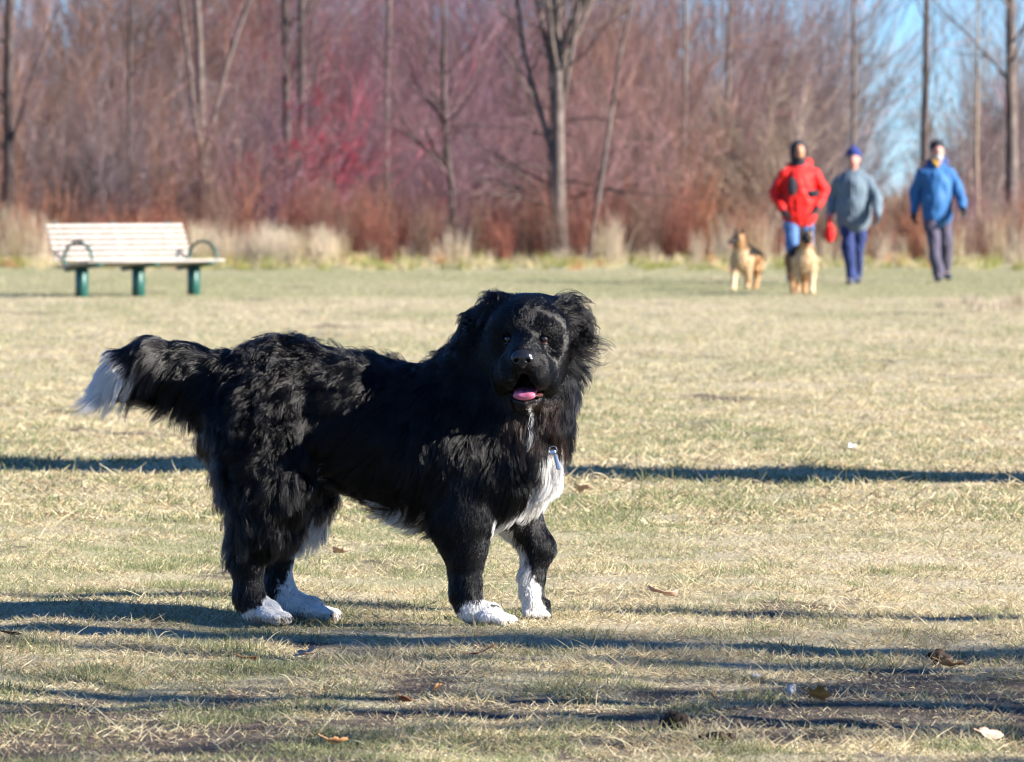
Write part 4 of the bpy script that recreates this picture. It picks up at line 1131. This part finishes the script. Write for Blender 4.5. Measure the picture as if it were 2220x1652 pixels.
leaf(22, 1400, .036, (-.4, .2, .2), 2, LF_BRN, "rusty leaf on the shadow line at the left edge", 10)
leaf(1262, 1078, .045, (-.6, .2, .2), 5, LF_PINK, "pale pinkish leaf beside the dog's white chest", 11)
leaf(880, 1533, .026, (-.5, .4, 1.0), 2, LF_BRN, "small brown leaf left of the small tan leaf", 12)
leaf(728, 1620, .03, (-.5, .2, .6), 2, LF_TAN, "tan leaf at the bottom edge below the rear legs", 13)
leaf(540, 1438, .03, (-.5, .1, .6), 2, LF_BRN, "dull brown leaf below the near hind paw", 14)

def scrap(px, py, w, h, z, seed, label, mat):
    d = dist(py); x, y = at(px, d); r = np.random.default_rng(seed)
    n = 9; u, v = np.meshgrid(np.linspace(-1, 1, n), np.linspace(-1, 1, n), indexing='ij')
    V = np.stack([u.ravel() * w, v.ravel() * w * .7, np.zeros(n * n)], -1)
    V[:, 2] = h * (.5 + .5 * Waves(seed, 10)(V) * .8) + Waves(seed + 1, 25)(V) * h * .25
    I = np.arange(n * n).reshape(n, n); F = np.stack([I[:-1, :-1], I[1:, :-1], I[1:, 1:], I[:-1, 1:]], -1).reshape(-1, 4)
    o = link("paper_scrap", fast_mesh("paper_scrap", V, F, False), None, mat); o.location = (x, y, z); o.rotation_euler = (.3, .1, r.uniform(0, 3))
    md = o.modifiers.new("thickness", 'SOLIDIFY'); md.thickness = .001
    tag(o, label, "litter", "scraps of litter on the grass")
M_PAPER = pmat("scrap_white", (.78, .79, .80), .5, (.68, .69, .72), 20, .3)
scrap(1847, 975, .022, .012, .012, 1, "white scrap of litter in the sunny field beyond the long shadow", M_PAPER)

M_STONE = pmat("pale_stone", (.42, .39, .36), .8, (.52, .49, .46), 40, .3, .4, 90)
M_SOIL = pmat("dark_soil", (.030, .022, .018), .95, (.06, .045, .035), 25, .1, 1.0, 60)
def lump(name, px, py, s, sq, mat, label, cat, seed, group=None):
    d = dist(py); x, y = at(px, d); r = np.random.default_rng(seed)
    pr = [EL(tuple(r.normal(0, s * .45, 3) * (1, .6, .3)), (s * r.uniform(.4, .8), s * r.uniform(.4, .8), s * sq * r.uniform(.5, 1)), s * .2) for _ in range(6)]
    V, Q = skin(pr, s / 9); N = vnormals(V, Q); V = V + N * (Waves(seed, 1.1 / s)(V) * s * .08 + Waves(seed + 1, 2.6 / s)(V) * s * .05)[:, None]
    o = link(name, fast_mesh(name, V, Q), None, mat)
    z = float(ground_z(np.array([x]), np.array([y]))[0])
    o.location = (x, y, z - V[:, 2].min() - s * .08)
    tag(o, label, cat, group)
lump("pebble", 1716, 1500, .013, .9, M_STONE, "pale grey stone standing in the grass left of the orange leaf", "stone", 31)
lump("pebble", 1636, 1474, .008, .7, M_STONE, "tiny pale stone left of the pale grey stone", "stone", 32)
lump("soil_clod", 2030, 1437, .032, .5, M_SOIL, "dark torn clod of soil by the tan leaf", "soil", 33, "clods of torn soil")
lump("soil_clod", 1466, 1585, .035, .3, M_SOIL, "dark soil clod in the worn patch near the bottom edge", "soil", 34, "clods of torn soil")
lump("soil_clod", 1560, 1612, .03, .25, M_SOIL, "lower flat soil clod beside the worn patch clod", "soil", 35, "clods of torn soil")
